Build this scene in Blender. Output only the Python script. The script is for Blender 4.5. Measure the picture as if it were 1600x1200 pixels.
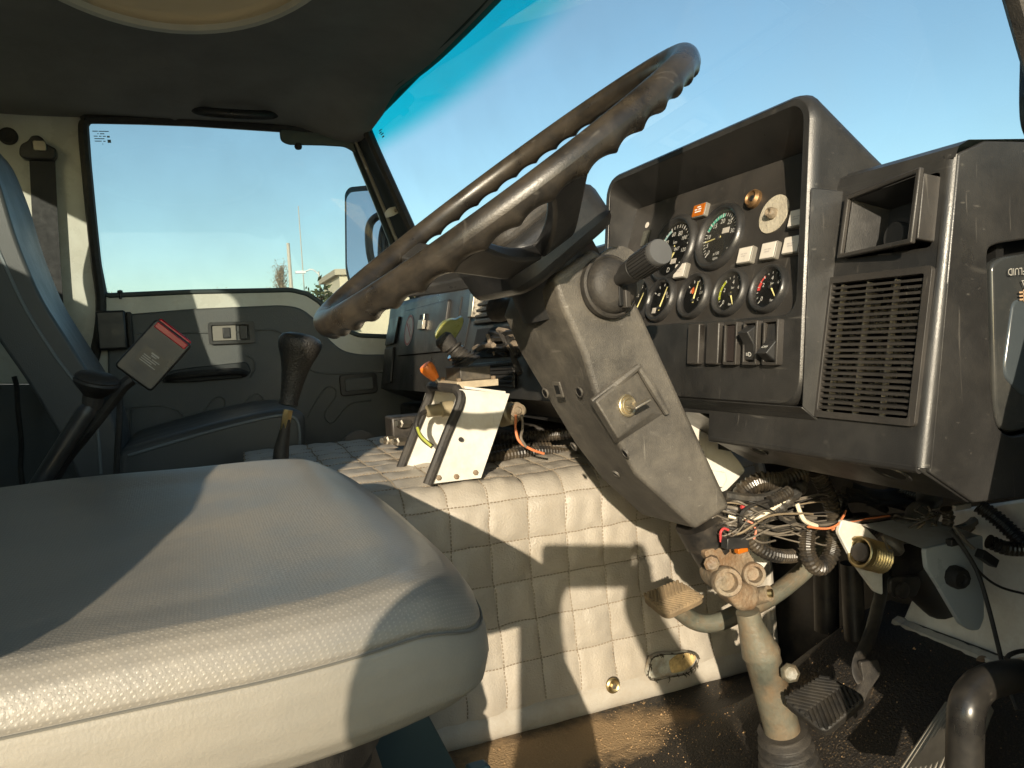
import bpy, bmesh, math, random
from mathutils import Vector, Matrix, noise
random.seed(7)
for o in list(bpy.data.objects): bpy.data.objects.remove(o)
sc = bpy.context.scene
COL = sc.collection
R = math.radians

# ------------------------------------------------------------------ camera
# X = forward of the truck, Y = across the cab, Z = up; eye level is z = 0, the yard lies at z = -2
FOC = 1200.0
_Y = Vector((-500, 35, -1200)).normalized()
_X = Vector((2880, 230, -1200)); _X = (_X - _Y * _X.dot(_Y)).normalized()
_Z = _X.cross(_Y)
CAMROT = Matrix((_X, _Y, _Z))              # camera axes -> world
cam_d = bpy.data.cameras.new('camera'); cam = bpy.data.objects.new('camera', cam_d); COL.objects.link(cam)
cam.matrix_world = CAMROT.to_4x4()
cam_d.sensor_width = 36; cam_d.lens = 36 * FOC / 1600
cam_d.clip_start = 0.01; cam_d.clip_end = 3000
sc.camera = cam

# ------------------------------------------------------------------ light
SUN = Vector((0.472, 0.837, -0.276)).normalized()       # direction the light travels
wd = bpy.data.worlds.new('World'); sc.world = wd; wd.use_nodes = True
wn = wd.node_tree.nodes; wl = wd.node_tree.links
sky = wn.new('ShaderNodeTexSky'); sky.sky_type = 'NISHITA'; sky.sun_disc = False
sky.sun_elevation = math.asin(-SUN.z); sky.sun_rotation = math.atan2(-SUN.x, -SUN.y) % (2 * math.pi)
sky.altitude = 100; sky.air_density = 1.0; sky.dust_density = 1.0; sky.ozone_density = 1.6
tn = wn.new('ShaderNodeMix'); tn.data_type = 'RGBA'; tn.blend_type = 'MULTIPLY'; tn.inputs[0].default_value = 1; tn.inputs[7].default_value = (1.10, 1.16, 1.02, 1)
wl.new(sky.outputs[0], tn.inputs[6]); wl.new(tn.outputs[2], wn['Background'].inputs[0]); wn['Background'].inputs[1].default_value = 0.135
sd = bpy.data.lights.new('sun', 'SUN'); so = bpy.data.objects.new('sun', sd); COL.objects.link(so)
sd.energy = 4.9; sd.angle = R(0.5); sd.color = (1.0, 0.86, 0.66)
so.rotation_euler = SUN.to_track_quat('-Z', 'Y').to_euler(); so.location = (-3, -6, 4)
sc.view_settings.view_transform = 'Standard'; sc.view_settings.look = 'None'
sc.view_settings.exposure = 0.68; sc.view_settings.gamma = 1.0

# ------------------------------------------------------------------ geometry of sight: a pixel met with a real plane
def ray(px, py): return CAMROT @ Vector(((px - 800) / FOC, -(py - 600) / FOC, -1.0))
def aX(px, py, v): r = ray(px, py); return r * (v / r.x)
def aY(px, py, v): r = ray(px, py); return r * (v / r.y)
def aZ(px, py, v): r = ray(px, py); return r * (v / r.z)
def aP(px, py, x0, k): r = ray(px, py); return r * (x0 / (r.x - k * r.z))     # plane x = x0 + k z
def L3(lst): return [aY(a, b, y) for a, b, y in lst]

# ------------------------------------------------------------------ materials
MATS = {}
def nn(t, ty, **kw):
    n = t.nodes.new(ty)
    for k, v in kw.items(): setattr(n, k, v)
    return n
def M(name, col, rough=0.5, metal=0.0, var=0.12, vs=6.0, bump=0.0, bs=250.0, dust=None, damt=0.4, ds=9.0, scr=0.0,
      spec=0.5, stretch=(1, 1, 1), rvar=0.12, dots=None, trans=None, alpha=None):
    if name in MATS: return MATS[name]
    m = bpy.data.materials.new(name); m.use_nodes = True; t = m.node_tree; L = t.links.new
    b = t.nodes['Principled BSDF']; b.inputs['Metallic'].default_value = metal
    b.inputs['Specular IOR Level'].default_value = spec
    tc = nn(t, 'ShaderNodeTexCoord'); mp = nn(t, 'ShaderNodeMapping'); mp.inputs['Scale'].default_value = stretch
    L(tc.outputs['Object'], mp.inputs['Vector'])
    n1 = nn(t, 'ShaderNodeTexNoise'); n1.inputs['Scale'].default_value = vs; n1.inputs['Detail'].default_value = 7
    n1.inputs['Roughness'].default_value = 0.65; L(mp.outputs[0], n1.inputs['Vector'])
    mr = nn(t, 'ShaderNodeMapRange'); mr.inputs[1].default_value = 0.3; mr.inputs[2].default_value = 0.7
    mr.inputs[3].default_value = 1 - var; mr.inputs[4].default_value = 1 + var; L(n1.outputs[0], mr.inputs[0])
    mx = nn(t, 'ShaderNodeMix', data_type='RGBA', blend_type='MULTIPLY'); mx.inputs[0].default_value = 1
    mx.inputs[6].default_value = (*col, 1); L(mr.outputs[0], mx.inputs[7])
    out = mx.outputs[2]
    if dust:
        n2 = nn(t, 'ShaderNodeTexNoise'); n2.inputs['Scale'].default_value = ds; n2.inputs['Detail'].default_value = 10
        n2.inputs['Roughness'].default_value = 0.75; L(tc.outputs['Object'], n2.inputs['Vector'])
        r2 = nn(t, 'ShaderNodeMapRange'); r2.inputs[1].default_value = 0.42; r2.inputs[2].default_value = 0.72
        r2.inputs[4].default_value = damt; L(n2.outputs[0], r2.inputs[0])
        m2 = nn(t, 'ShaderNodeMix', data_type='RGBA'); L(r2.outputs[0], m2.inputs[0]); L(out, m2.inputs[6])
        m2.inputs[7].default_value = (*dust, 1); out = m2.outputs[2]
    if scr > 0:      # fine scuffs in several directions
        fac = None
        for k, (sx, sy, sz) in enumerate(((14, 260, 40), (240, 30, 16), (90, 12, 210))):
            mq = nn(t, 'ShaderNodeMapping'); mq.inputs['Scale'].default_value = (sx, sy, sz)
            mq.inputs['Rotation'].default_value = (0.5 * k, 0.8 + k, 0.4 - k); L(tc.outputs['Object'], mq.inputs['Vector'])
            q = nn(t, 'ShaderNodeTexNoise'); q.inputs['Scale'].default_value = 1.0; q.inputs['Detail'].default_value = 2
            L(mq.outputs[0], q.inputs['Vector'])
            rr = nn(t, 'ShaderNodeMapRange'); rr.inputs[1].default_value = 0.69; rr.inputs[2].default_value = 0.78
            L(q.outputs[0], rr.inputs[0])
            if fac is None: fac = rr.outputs[0]
            else:
                ma = nn(t, 'ShaderNodeMath', operation='MAXIMUM'); L(fac, ma.inputs[0]); L(rr.outputs[0], ma.inputs[1]); fac = ma.outputs[0]
        mm = nn(t, 'ShaderNodeMath', operation='MULTIPLY'); mm.inputs[1].default_value = scr; L(fac, mm.inputs[0])
        m3 = nn(t, 'ShaderNodeMix', data_type='RGBA'); L(mm.outputs[0], m3.inputs[0]); L(out, m3.inputs[6])
        m3.inputs[7].default_value = (0.42, 0.39, 0.34, 1); out = m3.outputs[2]
    hgt = None
    if dots:         # embossed pinpoints on a staggered grid, spacing = dots
        br = nn(t, 'ShaderNodeVectorMath', operation='SCALE'); br.inputs['Scale'].default_value = 1.0 / dots
        at_ = nn(t, 'ShaderNodeAttribute'); at_.attribute_name = 'flat'; L(at_.outputs['Vector'], br.inputs[0])
        vo = nn(t, 'ShaderNodeTexVoronoi', voronoi_dimensions='2D'); vo.inputs['Scale'].default_value = 1.0
        vo.inputs['Randomness'].default_value = 0.0
        rot = nn(t, 'ShaderNodeMapping'); rot.inputs['Rotation'].default_value = (0, 0, R(45)); L(br.outputs[0], rot.inputs['Vector'])
        L(rot.outputs[0], vo.inputs['Vector'])
        dr = nn(t, 'ShaderNodeMapRange'); dr.inputs[1].default_value = 0.14; dr.inputs[2].default_value = 0.27
        dr.inputs[3].default_value = 1; dr.inputs[4].default_value = 0; L(vo.outputs['Distance'], dr.inputs[0]); hgt = dr.outputs[0]
        m4 = nn(t, 'ShaderNodeMix', data_type='RGBA', blend_type='MULTIPLY'); L(hgt, m4.inputs[0]); L(out, m4.inputs[6])
        m4.inputs[7].default_value = (1.26, 1.26, 1.26, 1); out = m4.outputs[2]
    L(out, b.inputs['Base Color'])
    rr2 = nn(t, 'ShaderNodeMapRange'); rr2.inputs[1].default_value = 0.3; rr2.inputs[2].default_value = 0.7
    rr2.inputs[3].default_value = max(0.02, rough - rvar); rr2.inputs[4].default_value = min(1, rough + rvar)
    L(n1.outputs[0], rr2.inputs[0]); L(rr2.outputs[0], b.inputs['Roughness'])
    if bump > 0:
        n3 = nn(t, 'ShaderNodeTexNoise'); n3.inputs['Scale'].default_value = bs; n3.inputs['Detail'].default_value = 4
        L(tc.outputs['Object'], n3.inputs['Vector'])
        hh = n3.outputs[0]
        if hgt is not None:
            ad = nn(t, 'ShaderNodeMath', operation='MULTIPLY_ADD'); L(hgt, ad.inputs[0]); ad.inputs[1].default_value = 1.2; L(hh, ad.inputs[2]); hh = ad.outputs[0]
        bp = nn(t, 'ShaderNodeBump'); bp.inputs['Strength'].default_value = bump; bp.inputs['Distance'].default_value = 0.002
        L(hh, bp.inputs['Height']); L(bp.outputs[0], b.inputs['Normal'])
    MATS[name] = m
    return m
def glassmat(name, tint=(1, 1, 1), refl=1.0, band=None, film=0.0):
    m = bpy.data.materials.new(name); m.use_nodes = True; t = m.node_tree; L = t.links.new
    t.nodes.remove(t.nodes['Principled BSDF']); out = t.nodes['Material Output']
    tr = nn(t, 'ShaderNodeBsdfTransparent'); tr.inputs[0].default_value = (*tint, 1)
    gl = nn(t, 'ShaderNodeBsdfGlossy'); gl.inputs['Roughness'].default_value = 0.01
    lw_ = nn(t, 'ShaderNodeLayerWeight'); lw_.inputs[0].default_value = 0.5        # Schlick reflectance, the same from both faces
    fr = nn(t, 'ShaderNodeMath', operation='POWER'); fr.inputs[1].default_value = 5.0; L(lw_.outputs['Facing'], fr.inputs[0])
    mu = nn(t, 'ShaderNodeMath', operation='MULTIPLY_ADD'); mu.inputs[1].default_value = 0.92 * refl; mu.inputs[2].default_value = 0.06 * refl; L(fr.outputs[0], mu.inputs[0])
    if band:       # sun band baked into the top of the screen: colour, height, softness
        tc = nn(t, 'ShaderNodeTexCoord'); sp = nn(t, 'ShaderNodeSeparateXYZ'); L(tc.outputs['Object'], sp.inputs[0])
        r = nn(t, 'ShaderNodeMapRange'); r.interpolation_type = 'SMOOTHSTEP'
        r.inputs[1].default_value = band[1] - band[2]; r.inputs[2].default_value = band[1] + band[2]; L(sp.outputs[2], r.inputs[0])
        mc = nn(t, 'ShaderNodeMix', data_type='RGBA'); L(r.outputs[0], mc.inputs[0]); mc.inputs[6].default_value = (*tint, 1)
        mc.inputs[7].default_value = (*band[0], 1); L(mc.outputs[2], tr.inputs[0])
    mx = nn(t, 'ShaderNodeMixShader'); L(mu.outputs[0], mx.inputs[0]); L(tr.outputs[0], mx.inputs[1]); L(gl.outputs[0], mx.inputs[2])
    last = mx
    if film > 0:   # thin dust on the pane
        tc2 = nn(t, 'ShaderNodeTexCoord'); nz = nn(t, 'ShaderNodeTexNoise'); nz.inputs['Scale'].default_value = 5; nz.inputs['Detail'].default_value = 8
        L(tc2.outputs['Object'], nz.inputs['Vector'])
        r3 = nn(t, 'ShaderNodeMapRange'); r3.inputs[1].default_value = 0.4; r3.inputs[2].default_value = 0.8; r3.inputs[4].default_value = film
        L(nz.outputs[0], r3.inputs[0])
        df = nn(t, 'ShaderNodeBsdfDiffuse'); df.inputs[0].default_value = (0.6, 0.58, 0.52, 1)
        m5 = nn(t, 'ShaderNodeMixShader'); L(r3.outputs[0], m5.inputs[0]); L(mx.outputs[0], m5.inputs[1]); L(df.outputs[0], m5.inputs[2]); last = m5
    L(last.outputs[0], out.inputs['Surface']); MATS[name] = m
    return m

dash_m = M('dash_plastic', (0.020, 0.0195, 0.019), 0.38, var=0.25, vs=9, bump=0.12, bs=900, dust=(0.066, 0.062, 0.055), damt=0.35, ds=14, scr=0.10)
dash2_m = M('panel_plastic', (0.030, 0.0275, 0.025), 0.48, var=0.2, vs=12, bump=0.12, bs=900, dust=(0.07, 0.06, 0.05), damt=0.35, ds=22, scr=0.10)
shroud_m = M('shroud_plastic', (0.058, 0.053, 0.046), 0.55, var=0.35, vs=14, bump=0.35, bs=600, dust=(0.145, 0.130, 0.106), damt=0.8, ds=16, scr=0.16)
blackp = M('black_plastic', (0.022, 0.022, 0.022), 0.38, var=0.2, vs=20, bump=0.1, bs=900, dust=(0.08, 0.07, 0.06), damt=0.2, ds=20)
rubber = M('black_rubber', (0.018, 0.017, 0.016), 0.62, var=0.3, vs=18, bump=0.3, bs=500, dust=(0.12, 0.10, 0.075), damt=0.35, ds=18)
rim_m = M('wheel_rim', (0.018, 0.0155, 0.013), 0.34, var=0.35, vs=25, bump=0.10, bs=700, dust=(0.10, 0.078, 0.052), damt=0.4, ds=20, scr=0.08)
seat_m = M('perforated_vinyl', (0.185, 0.174, 0.154), 0.38, var=0.10, vs=5, bump=0.18, bs=300, dust=(0.30, 0.26, 0.20), damt=0.45, ds=5, dots=0.0033)
seat_s = M('plain_vinyl', (0.20, 0.186, 0.157), 0.5, var=0.08, vs=7, bump=0.15, bs=500, dust=(0.30, 0.26, 0.20), damt=0.4, ds=5)
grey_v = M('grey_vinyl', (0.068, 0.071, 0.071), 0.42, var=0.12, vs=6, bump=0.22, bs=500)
quilt_m = M('quilted_leatherette', (0.335, 0.305, 0.26), 0.40, var=0.10, vs=7, bump=0.55, bs=330, dust=(0.30, 0.25, 0.18), damt=0.35, ds=8)
hem_m = M('hem_leatherette', (0.36, 0.335, 0.29), 0.5, var=0.10, vs=7, bump=0.4, bs=420, dust=(0.24, 0.18, 0.11), damt=0.5, ds=12)
trim_m = M('door_trim_vinyl', (0.085, 0.09, 0.088), 0.5, var=0.12, vs=6, bump=0.4, bs=500, dust=(0.14, 0.13, 0.10), damt=0.25, ds=8)
paint_w = M('cream_paint', (0.58, 0.58, 0.51), 0.30, var=0.07, vs=6, dust=(0.36, 0.30, 0.20), damt=0.3, ds=10)
paint_b = M('white_paint', (0.64, 0.63, 0.58), 0.38, var=0.10, vs=9, bump=0.15, bs=60, dust=(0.30, 0.22, 0.12), damt=0.5, ds=18, scr=0.25)
paint_g = M('pale_grey_paint', (0.40, 0.44, 0.45), 0.36, var=0.08, vs=9, dust=(0.30, 0.25, 0.16), damt=0.35, ds=9)
rust_w = M('rusty_white_paint', (0.46, 0.45, 0.40), 0.5, var=0.15, vs=12, bump=0.4, bs=90, dust=(0.20, 0.12, 0.05), damt=0.9, ds=7)
liner_m = M('headliner_vinyl', (0.27, 0.255, 0.23), 0.75, var=0.22, vs=4, bump=0.3, bs=300)
hatch_m = M('hatch_plastic', (0.78, 0.73, 0.58), 0.45, var=0.12, vs=4)
green_p = M('olive_metal_paint', (0.105, 0.108, 0.085), 0.42, var=0.35, vs=26, bump=0.5, bs=150, dust=(0.20, 0.115, 0.055), damt=0.75, ds=14)
rusty = M('dusty_iron', (0.185, 0.150, 0.105), 0.62, var=0.5, vs=45, bump=0.9, bs=260, dust=(0.15, 0.075, 0.03), damt=1.0, ds=18)
steel_m = M('bare_steel', (0.42, 0.39, 0.33), 0.38, metal=0.9, var=0.25, vs=40, dust=(0.25, 0.17, 0.09), damt=0.4, ds=40)
brass_m = M('zinc_yellow', (0.50, 0.40, 0.21), 0.38, metal=1.0, var=0.2, vs=50)
chrome = M('chrome', (0.7, 0.7, 0.68), 0.15, metal=1.0, var=0.05)
black_i = M('black_iron', (0.022, 0.021, 0.020), 0.45, metal=0.2, var=0.3, vs=30, dust=(0.12, 0.09, 0.06), damt=0.35, ds=30)
hose_m = M('conduit_plastic', (0.017, 0.016, 0.015), 0.36, var=0.25, vs=30, dust=(0.20, 0.15, 0.09), damt=0.45, ds=18)
tape_m = M('wire_tape', (0.03, 0.029, 0.027), 0.45, var=0.3, vs=50, bump=0.5, bs=160, dust=(0.15, 0.12, 0.08), damt=0.4, ds=30)
wire_g = M('grey_wire', (0.15, 0.13, 0.105), 0.5, var=0.2, vs=40)
wire_w = M('white_wire', (0.66, 0.60, 0.46), 0.45, var=0.1, vs=40)
wire_o = M('orange_wire', (0.52, 0.17, 0.07), 0.45, var=0.15, vs=40)
wire_r = M('red_wire', (0.5, 0.06, 0.06), 0.45, var=0.15, vs=40)
red_b = M('red_button', (0.42, 0.0, 0.014), 0.3, var=0.05)
orange = M('orange_plastic', (0.85, 0.22, 0.03), 0.45, var=0.12, vs=40)
olive_k = M('olive_knob', (0.16, 0.17, 0.03), 0.32, var=0.2, vs=40, dust=(0.25, 0.21, 0.12), damt=0.4, ds=40)
amber = M('amber_lens', (0.42, 0.11, 0.008), 0.3, var=0.05)
lens_w = M('white_lens', (0.60, 0.56, 0.50), 0.35, var=0.06, vs=60)
dial_m = M('dial_black', (0.012, 0.013, 0.013), 0.55, var=0.05)
mark_w = M('print_white', (0.72, 0.71, 0.66), 0.5, var=0.03)
mark_dim = M('print_grey', (0.34, 0.33, 0.30), 0.5, var=0.05)
mark_g = M('print_green', (0.05, 0.42, 0.30), 0.5, var=0.03)
mark_r = M('print_red', (0.62, 0.06, 0.05), 0.5, var=0.03)
mark_o = M('print_orange', (0.65, 0.13, 0.03), 0.5, var=0.03)
mark_y = M('print_lime', (0.42, 0.46, 0.03), 0.5, var=0.03)
needle_m = M('needle_yellow', (0.78, 0.70, 0.30), 0.5, var=0.03)
mark_b = M('print_teal', (0.32, 0.52, 0.52), 0.5, var=0.03)
bronze = M('worn_brass', (0.22, 0.13, 0.06), 0.5, metal=0.7, var=0.3, vs=60)
felt = M('grey_felt_disc', (0.40, 0.36, 0.28), 0.85, var=0.15, vs=60, bump=0.5, bs=400)
foam = M('yellow_foam', (0.34, 0.30, 0.20), 0.9, var=0.5, vs=60, bump=1.0, bs=150, dust=(0.05, 0.04, 0.03), damt=1.0, ds=22)
web_m = M('belt_webbing', (0.012, 0.012, 0.013), 0.6, var=0.15, vs=60, bump=0.4, bs=800)
reserv = M('smoked_plastic', (0.030, 0.032, 0.032), 0.18, var=0.15, vs=10, dust=(0.12, 0.11, 0.09), damt=0.3, ds=12, scr=0.15)
sponge = M('grille_backing', (0.22, 0.21, 0.19), 0.8, var=0.6, vs=70)
glass = glassmat('window_glass', (0.74, 0.78, 0.79), 0.35, film=0.06)
screen = glassmat('windscreen_glass', (0.70, 0.78, 0.83), 1.7, band=((0.012, 0.60, 0.64), 0.635, 0.036), film=0.09)
gauge_g = glassmat('gauge_glass', (0.96, 0.96, 0.96), 0.8, film=0.05)

# ------------------------------------------------------------------ builders
WLOC = {}
def prop(o, label=None, cat=None, group=None, kind=None):
    if label: o['label'] = label
    if cat: o['category'] = cat
    if group: o['group'] = group
    if kind: o['kind'] = kind
    return o
def attach(o, parent):
    if parent is not None:
        o.parent = parent
        o.matrix_parent_inverse = Matrix.Translation(-WLOC.get(parent, Vector((0, 0, 0))))
def thing(name, label, cat, base, group=None):
    o = bpy.data.objects.new(name, None); COL.objects.link(o); o.location = base; o.empty_display_size = 0.05
    WLOC[o] = Vector(base)
    return prop(o, label, cat, group)
def frame(o, x, y, z=None):
    x = Vector(x).normalized(); y = Vector(y); y = (y - x * y.dot(x)).normalized(); z = x.cross(y)
    m = Matrix.Identity(4)
    for i in range(3): m[i][0] = x[i]; m[i][1] = y[i]; m[i][2] = z[i]; m[i][3] = o[i]
    return m
def zframe(o, z, hint=(0, 0, 1)):
    z = Vector(z).normalized(); h = Vector(hint)
    if abs(h.normalized().dot(z)) > 0.97: h = Vector((1, 0, 0))
    x = h.cross(z).normalized(); return frame(o, x, z.cross(x))
def smoothpath(pts, n=8, closed=False):
    P = [Vector(p) for p in pts]; out = []; N = len(P)
    if N < 3 and not closed: return [P[0].lerp(P[-1], i / n) for i in range(n + 1)]
    rng = range(N if closed else N - 1)
    for i in rng:
        p0 = P[(i - 1) % N] if closed or i > 0 else P[0] * 2 - P[1]
        p1 = P[i]; p2 = P[(i + 1) % N]
        p3 = P[(i + 2) % N] if closed or i + 2 < N else P[-1] * 2 - P[-2]
        for k in range(n):
            t = k / n; t2 = t * t; t3 = t2 * t
            out.append(0.5 * ((2 * p1) + (p2 - p0) * t + (2 * p0 - 5 * p1 + 4 * p2 - p3) * t2 + (3 * p1 - p0 - 3 * p2 + p3) * t3))
    if not closed: out.append(P[-1].copy())
    return out
class MB:
    def __init__(s, fr=None): s.v = []; s.f = []; s.fr = fr
    def add(s, vs, fs):
        b = len(s.v)
        s.v += [(s.fr @ Vector(v)) if s.fr is not None else Vector(v) for v in vs]
        s.f += [[i + b for i in f] for f in fs]; return s
    def box(s, x0, x1, y0, y1, z0, z1):
        return s.add([(x0, y0, z0), (x1, y0, z0), (x1, y1, z0), (x0, y1, z0), (x0, y0, z1), (x1, y0, z1), (x1, y1, z1), (x0, y1, z1)],
                     [(3, 2, 1, 0), (4, 5, 6, 7), (0, 1, 5, 4), (1, 2, 6, 5), (2, 3, 7, 6), (3, 0, 4, 7)])
    def wedge(s, c0, c1):      # two quads joined
        return s.add(list(c0) + list(c1), [(3, 2, 1, 0), (4, 5, 6, 7), (0, 1, 5, 4), (1, 2, 6, 5), (2, 3, 7, 6), (3, 0, 4, 7)])
    def lathe(s, prof, n=28, sx=1.0, sy=1.0, cap=True, a0=0.0):
        vs = []; fs = []
        for r, z in prof:
            for k in range(n):
                a = a0 + 2 * math.pi * k / n; vs.append((r * sx * math.cos(a), r * sy * math.sin(a), z))
        for i in range(len(prof) - 1):
            for k in range(n):
                k2 = (k + 1) % n; fs.append((i * n + k, i * n + k2, (i + 1) * n + k2, (i + 1) * n + k))
        if cap:
            if prof[0][0] > 1e-6: fs.append(tuple(range(n - 1, -1, -1)))
            if prof[-1][0] > 1e-6: fs.append(tuple((len(prof) - 1) * n + k for k in range(n)))
        return s.add(vs, fs)
    def tube(s, pts, r, n=10, closed=False, cap=True, flat=1.0, up=None):
        P = [Vector(p) for p in pts]; N = len(P)
        rr = r if isinstance(r, (list, tuple)) else [r] * N
        T = []
        for i in range(N):
            a = P[(i - 1) % N] if closed or i > 0 else P[0]; b = P[(i + 1) % N] if closed or i < N - 1 else P[-1]
            d = b - a; T.append(d.normalized() if d.length > 1e-9 else Vector((0, 0, 1)))
        u = Vector(up) if up else Vector((0, 0, 1))
        if abs(u.dot(T[0])) > 0.95: u = Vector((1, 0, 0))
        u = (u - T[0] * u.dot(T[0])).normalized(); vs = []; fs = []
        for i in range(N):
            u = (u - T[i] * u.dot(T[i]));
            if u.length < 1e-6: u = T[i].orthogonal()
            u.normalize(); w = T[i].cross(u)
            for k in range(n):
                a = 2 * math.pi * k / n; vs.append(P[i] + (u * math.cos(a) * flat + w * math.sin(a)) * rr[i])
        for i in range(N if closed else N - 1):
            j = (i + 1) % N
            for k in range(n):
                k2 = (k + 1) % n; fs.append((i * n + k, i * n + k2, j * n + k2, j * n + k))
        if cap and not closed: fs.append(tuple(range(n - 1, -1, -1))); fs.append(tuple((N - 1) * n + k for k in range(n)))
        return s.add(vs, fs)
    def prism(s, poly, vec):
        n = len(poly); P = [Vector(p) for p in poly]; v = Vector(vec)
        return s.add(P + [p + v for p in P], [tuple(range(n)), tuple(range(2 * n - 1, n - 1, -1))] +
                     [(k, (k + 1) % n + 0, (k + 1) % n + n, k + n)[::-1] for k in range(n)])
    def grid(s, fn, nu, nv, closeu=False):
        vs = [fn(i / nu, j / nv) for j in range(nv + 1) for i in range(nu + (0 if closeu else 1))]
        w = nu if closeu else nu + 1; fs = []
        for j in range(nv):
            for i in range(nu):
                i2 = (i + 1) % w; fs.append((j * w + i, j * w + i2, (j + 1) * w + i2, (j + 1) * w + i))
        return s.add(vs, fs)
    def holed(s, outer, holes, vec):      # flat plate with holes, thickness vec
        bm = bmesh.new(); eds = []
        for loop in [outer] + holes:
            vs = [bm.verts.new(Vector(p)) for p in loop]
            for i in range(len(vs)): eds.append(bm.edges.new((vs[i], vs[(i + 1) % len(vs)])))
        g = bmesh.ops.triangle_fill(bm, use_beauty=True, use_dissolve=False, edges=eds)
        fc = [f for f in g['geom'] if isinstance(f, bmesh.types.BMFace)]
        e = bmesh.ops.extrude_face_region(bm, geom=fc)
        bmesh.ops.translate(bm, vec=Vector(vec), verts=[x for x in e['geom'] if isinstance(x, bmesh.types.BMVert)])
        bmesh.ops.recalc_face_normals(bm, faces=bm.faces[:])
        bm.verts.index_update()
        s.add([v.co.copy() for v in bm.verts], [[v.index for v in f.verts] for f in bm.faces]); bm.free(); return s
    def obj(s, name, mat, parent=None, bevel=0.0, seg=2, smooth=True, ang=35, sub=0, fix=True):
        me = bpy.data.meshes.new(name); me.from_pydata([tuple(v) for v in s.v], [], s.f)
        if fix:
            bm = bmesh.new(); bm.from_mesh(me); bmesh.ops.recalc_face_normals(bm, faces=bm.faces[:]); bm.to_mesh(me); bm.free()
        if smooth:
            me.shade_smooth()
            me.set_sharp_from_angle(angle=R(ang))
        me.materials.append(mat)
        o = bpy.data.objects.new(name, me); COL.objects.link(o); attach(o, parent)
        if bevel > 0:
            b = o.modifiers.new('b', 'BEVEL'); b.width = bevel; b.segments = seg; b.limit_method = 'ANGLE'; b.angle_limit = R(30)
            b.harden_normals = False
            me.shade_smooth(); me.set_sharp_from_angle(angle=R(60))
        if sub: m = o.modifiers.new('s', 'SUBSURF'); m.levels = sub; m.render_levels = sub
        return o
def rrect(x0, x1, y0, y1, r, n=5):
    out = []
    for cx, cy, a in ((x1 - r, y1 - r, 0), (x0 + r, y1 - r, 90), (x0 + r, y0 + r, 180), (x1 - r, y0 + r, 270)):
        for k in range(n + 1):
            t = R(a + 90 * k / n); out.append((cx + r * math.cos(t), cy + r * math.sin(t)))
    return out
def roundpoly(pts, r, n=4):      # round every corner of a 3d polygon
    P = [Vector(p) for p in pts]; out = []; N = len(P)
    for i in range(N):
        a, b, c = P[i - 1], P[i], P[(i + 1) % N]; d1 = a - b; d2 = c - b
        q = min(r, d1.length * 0.45, d2.length * 0.45); s1 = b + d1.normalized() * q; s2 = b + d2.normalized() * q
        for k in range(n + 1):
            t = k / n; out.append(s1 * (1 - t) ** 2 + b * 2 * t * (1 - t) + s2 * t * t)
    return out
def text(name, s, size, fr, mat, parent, bold=0.0):
    cu = bpy.data.curves.new(name, 'FONT'); cu.body = s; cu.size = size; cu.align_x = 'CENTER'; cu.align_y = 'CENTER'; cu.offset = bold
    cu.resolution_u = 2
    to = bpy.data.objects.new(name, cu); COL.objects.link(to)
    me = bpy.data.meshes.new_from_object(to.evaluated_get(bpy.context.evaluated_depsgraph_get()))
    bpy.data.objects.remove(to); me.transform(fr); me.materials.clear(); me.materials.append(mat); me.name = name
    o = bpy.data.objects.new(name, me); COL.objects.link(o); attach(o, parent); return o
def bars(name, fr, rows, mat, parent):      # print too small to read: rows of (x0, x1, y, half height)
    m = MB(fr)
    for x0, x1, y, h in rows: m.add([(x0, y - h, 0), (x1, y - h, 0), (x1, y + h, 0), (x0, y + h, 0)], [(0, 1, 2, 3)])
    return m.obj(name, mat, parent, smooth=False, fix=False)
def ribbed(pts, r, pitch=0.0055, depth=0.16):
    P = smoothpath(pts, 14); L = [0.0]
    for i in range(1, len(P)): L.append(L[-1] + (P[i] - P[i - 1]).length)
    tot = L[-1]; n = max(8, int(tot / pitch * 4)); out = []; rr = []; j = 0
    for k in range(n + 1):
        d = tot * k / n
        while j < len(L) - 2 and L[j + 1] < d: j += 1
        t = (d - L[j]) / max(1e-9, L[j + 1] - L[j]); out.append(P[j].lerp(P[j + 1], t))
        rr.append(r * (1 - depth * (1 if (k % 4) in (2, 3) else 0)))
    return out, rr

# ================================================================== the setting: yard and cab shell
def sstep(a, b, x):
    t = max(0.0, min(1.0, (x - a) / (b - a))); return t * t * (3 - 2 * t)
yard_m = M('yard_ground', (0.16, 0.14, 0.115), 0.9, var=0.25, vs=0.3, bump=0.5, bs=4, dust=(0.22, 0.19, 0.14), damt=0.5, ds=0.8)
prop(MB().add([(-1500, -1500, -2), (1500, -1500, -2), (1500, 1500, -2), (-1500, 1500, -2)], [(0, 1, 2, 3)]).obj('ground', yard_m, smooth=False), kind='structure')

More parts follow.
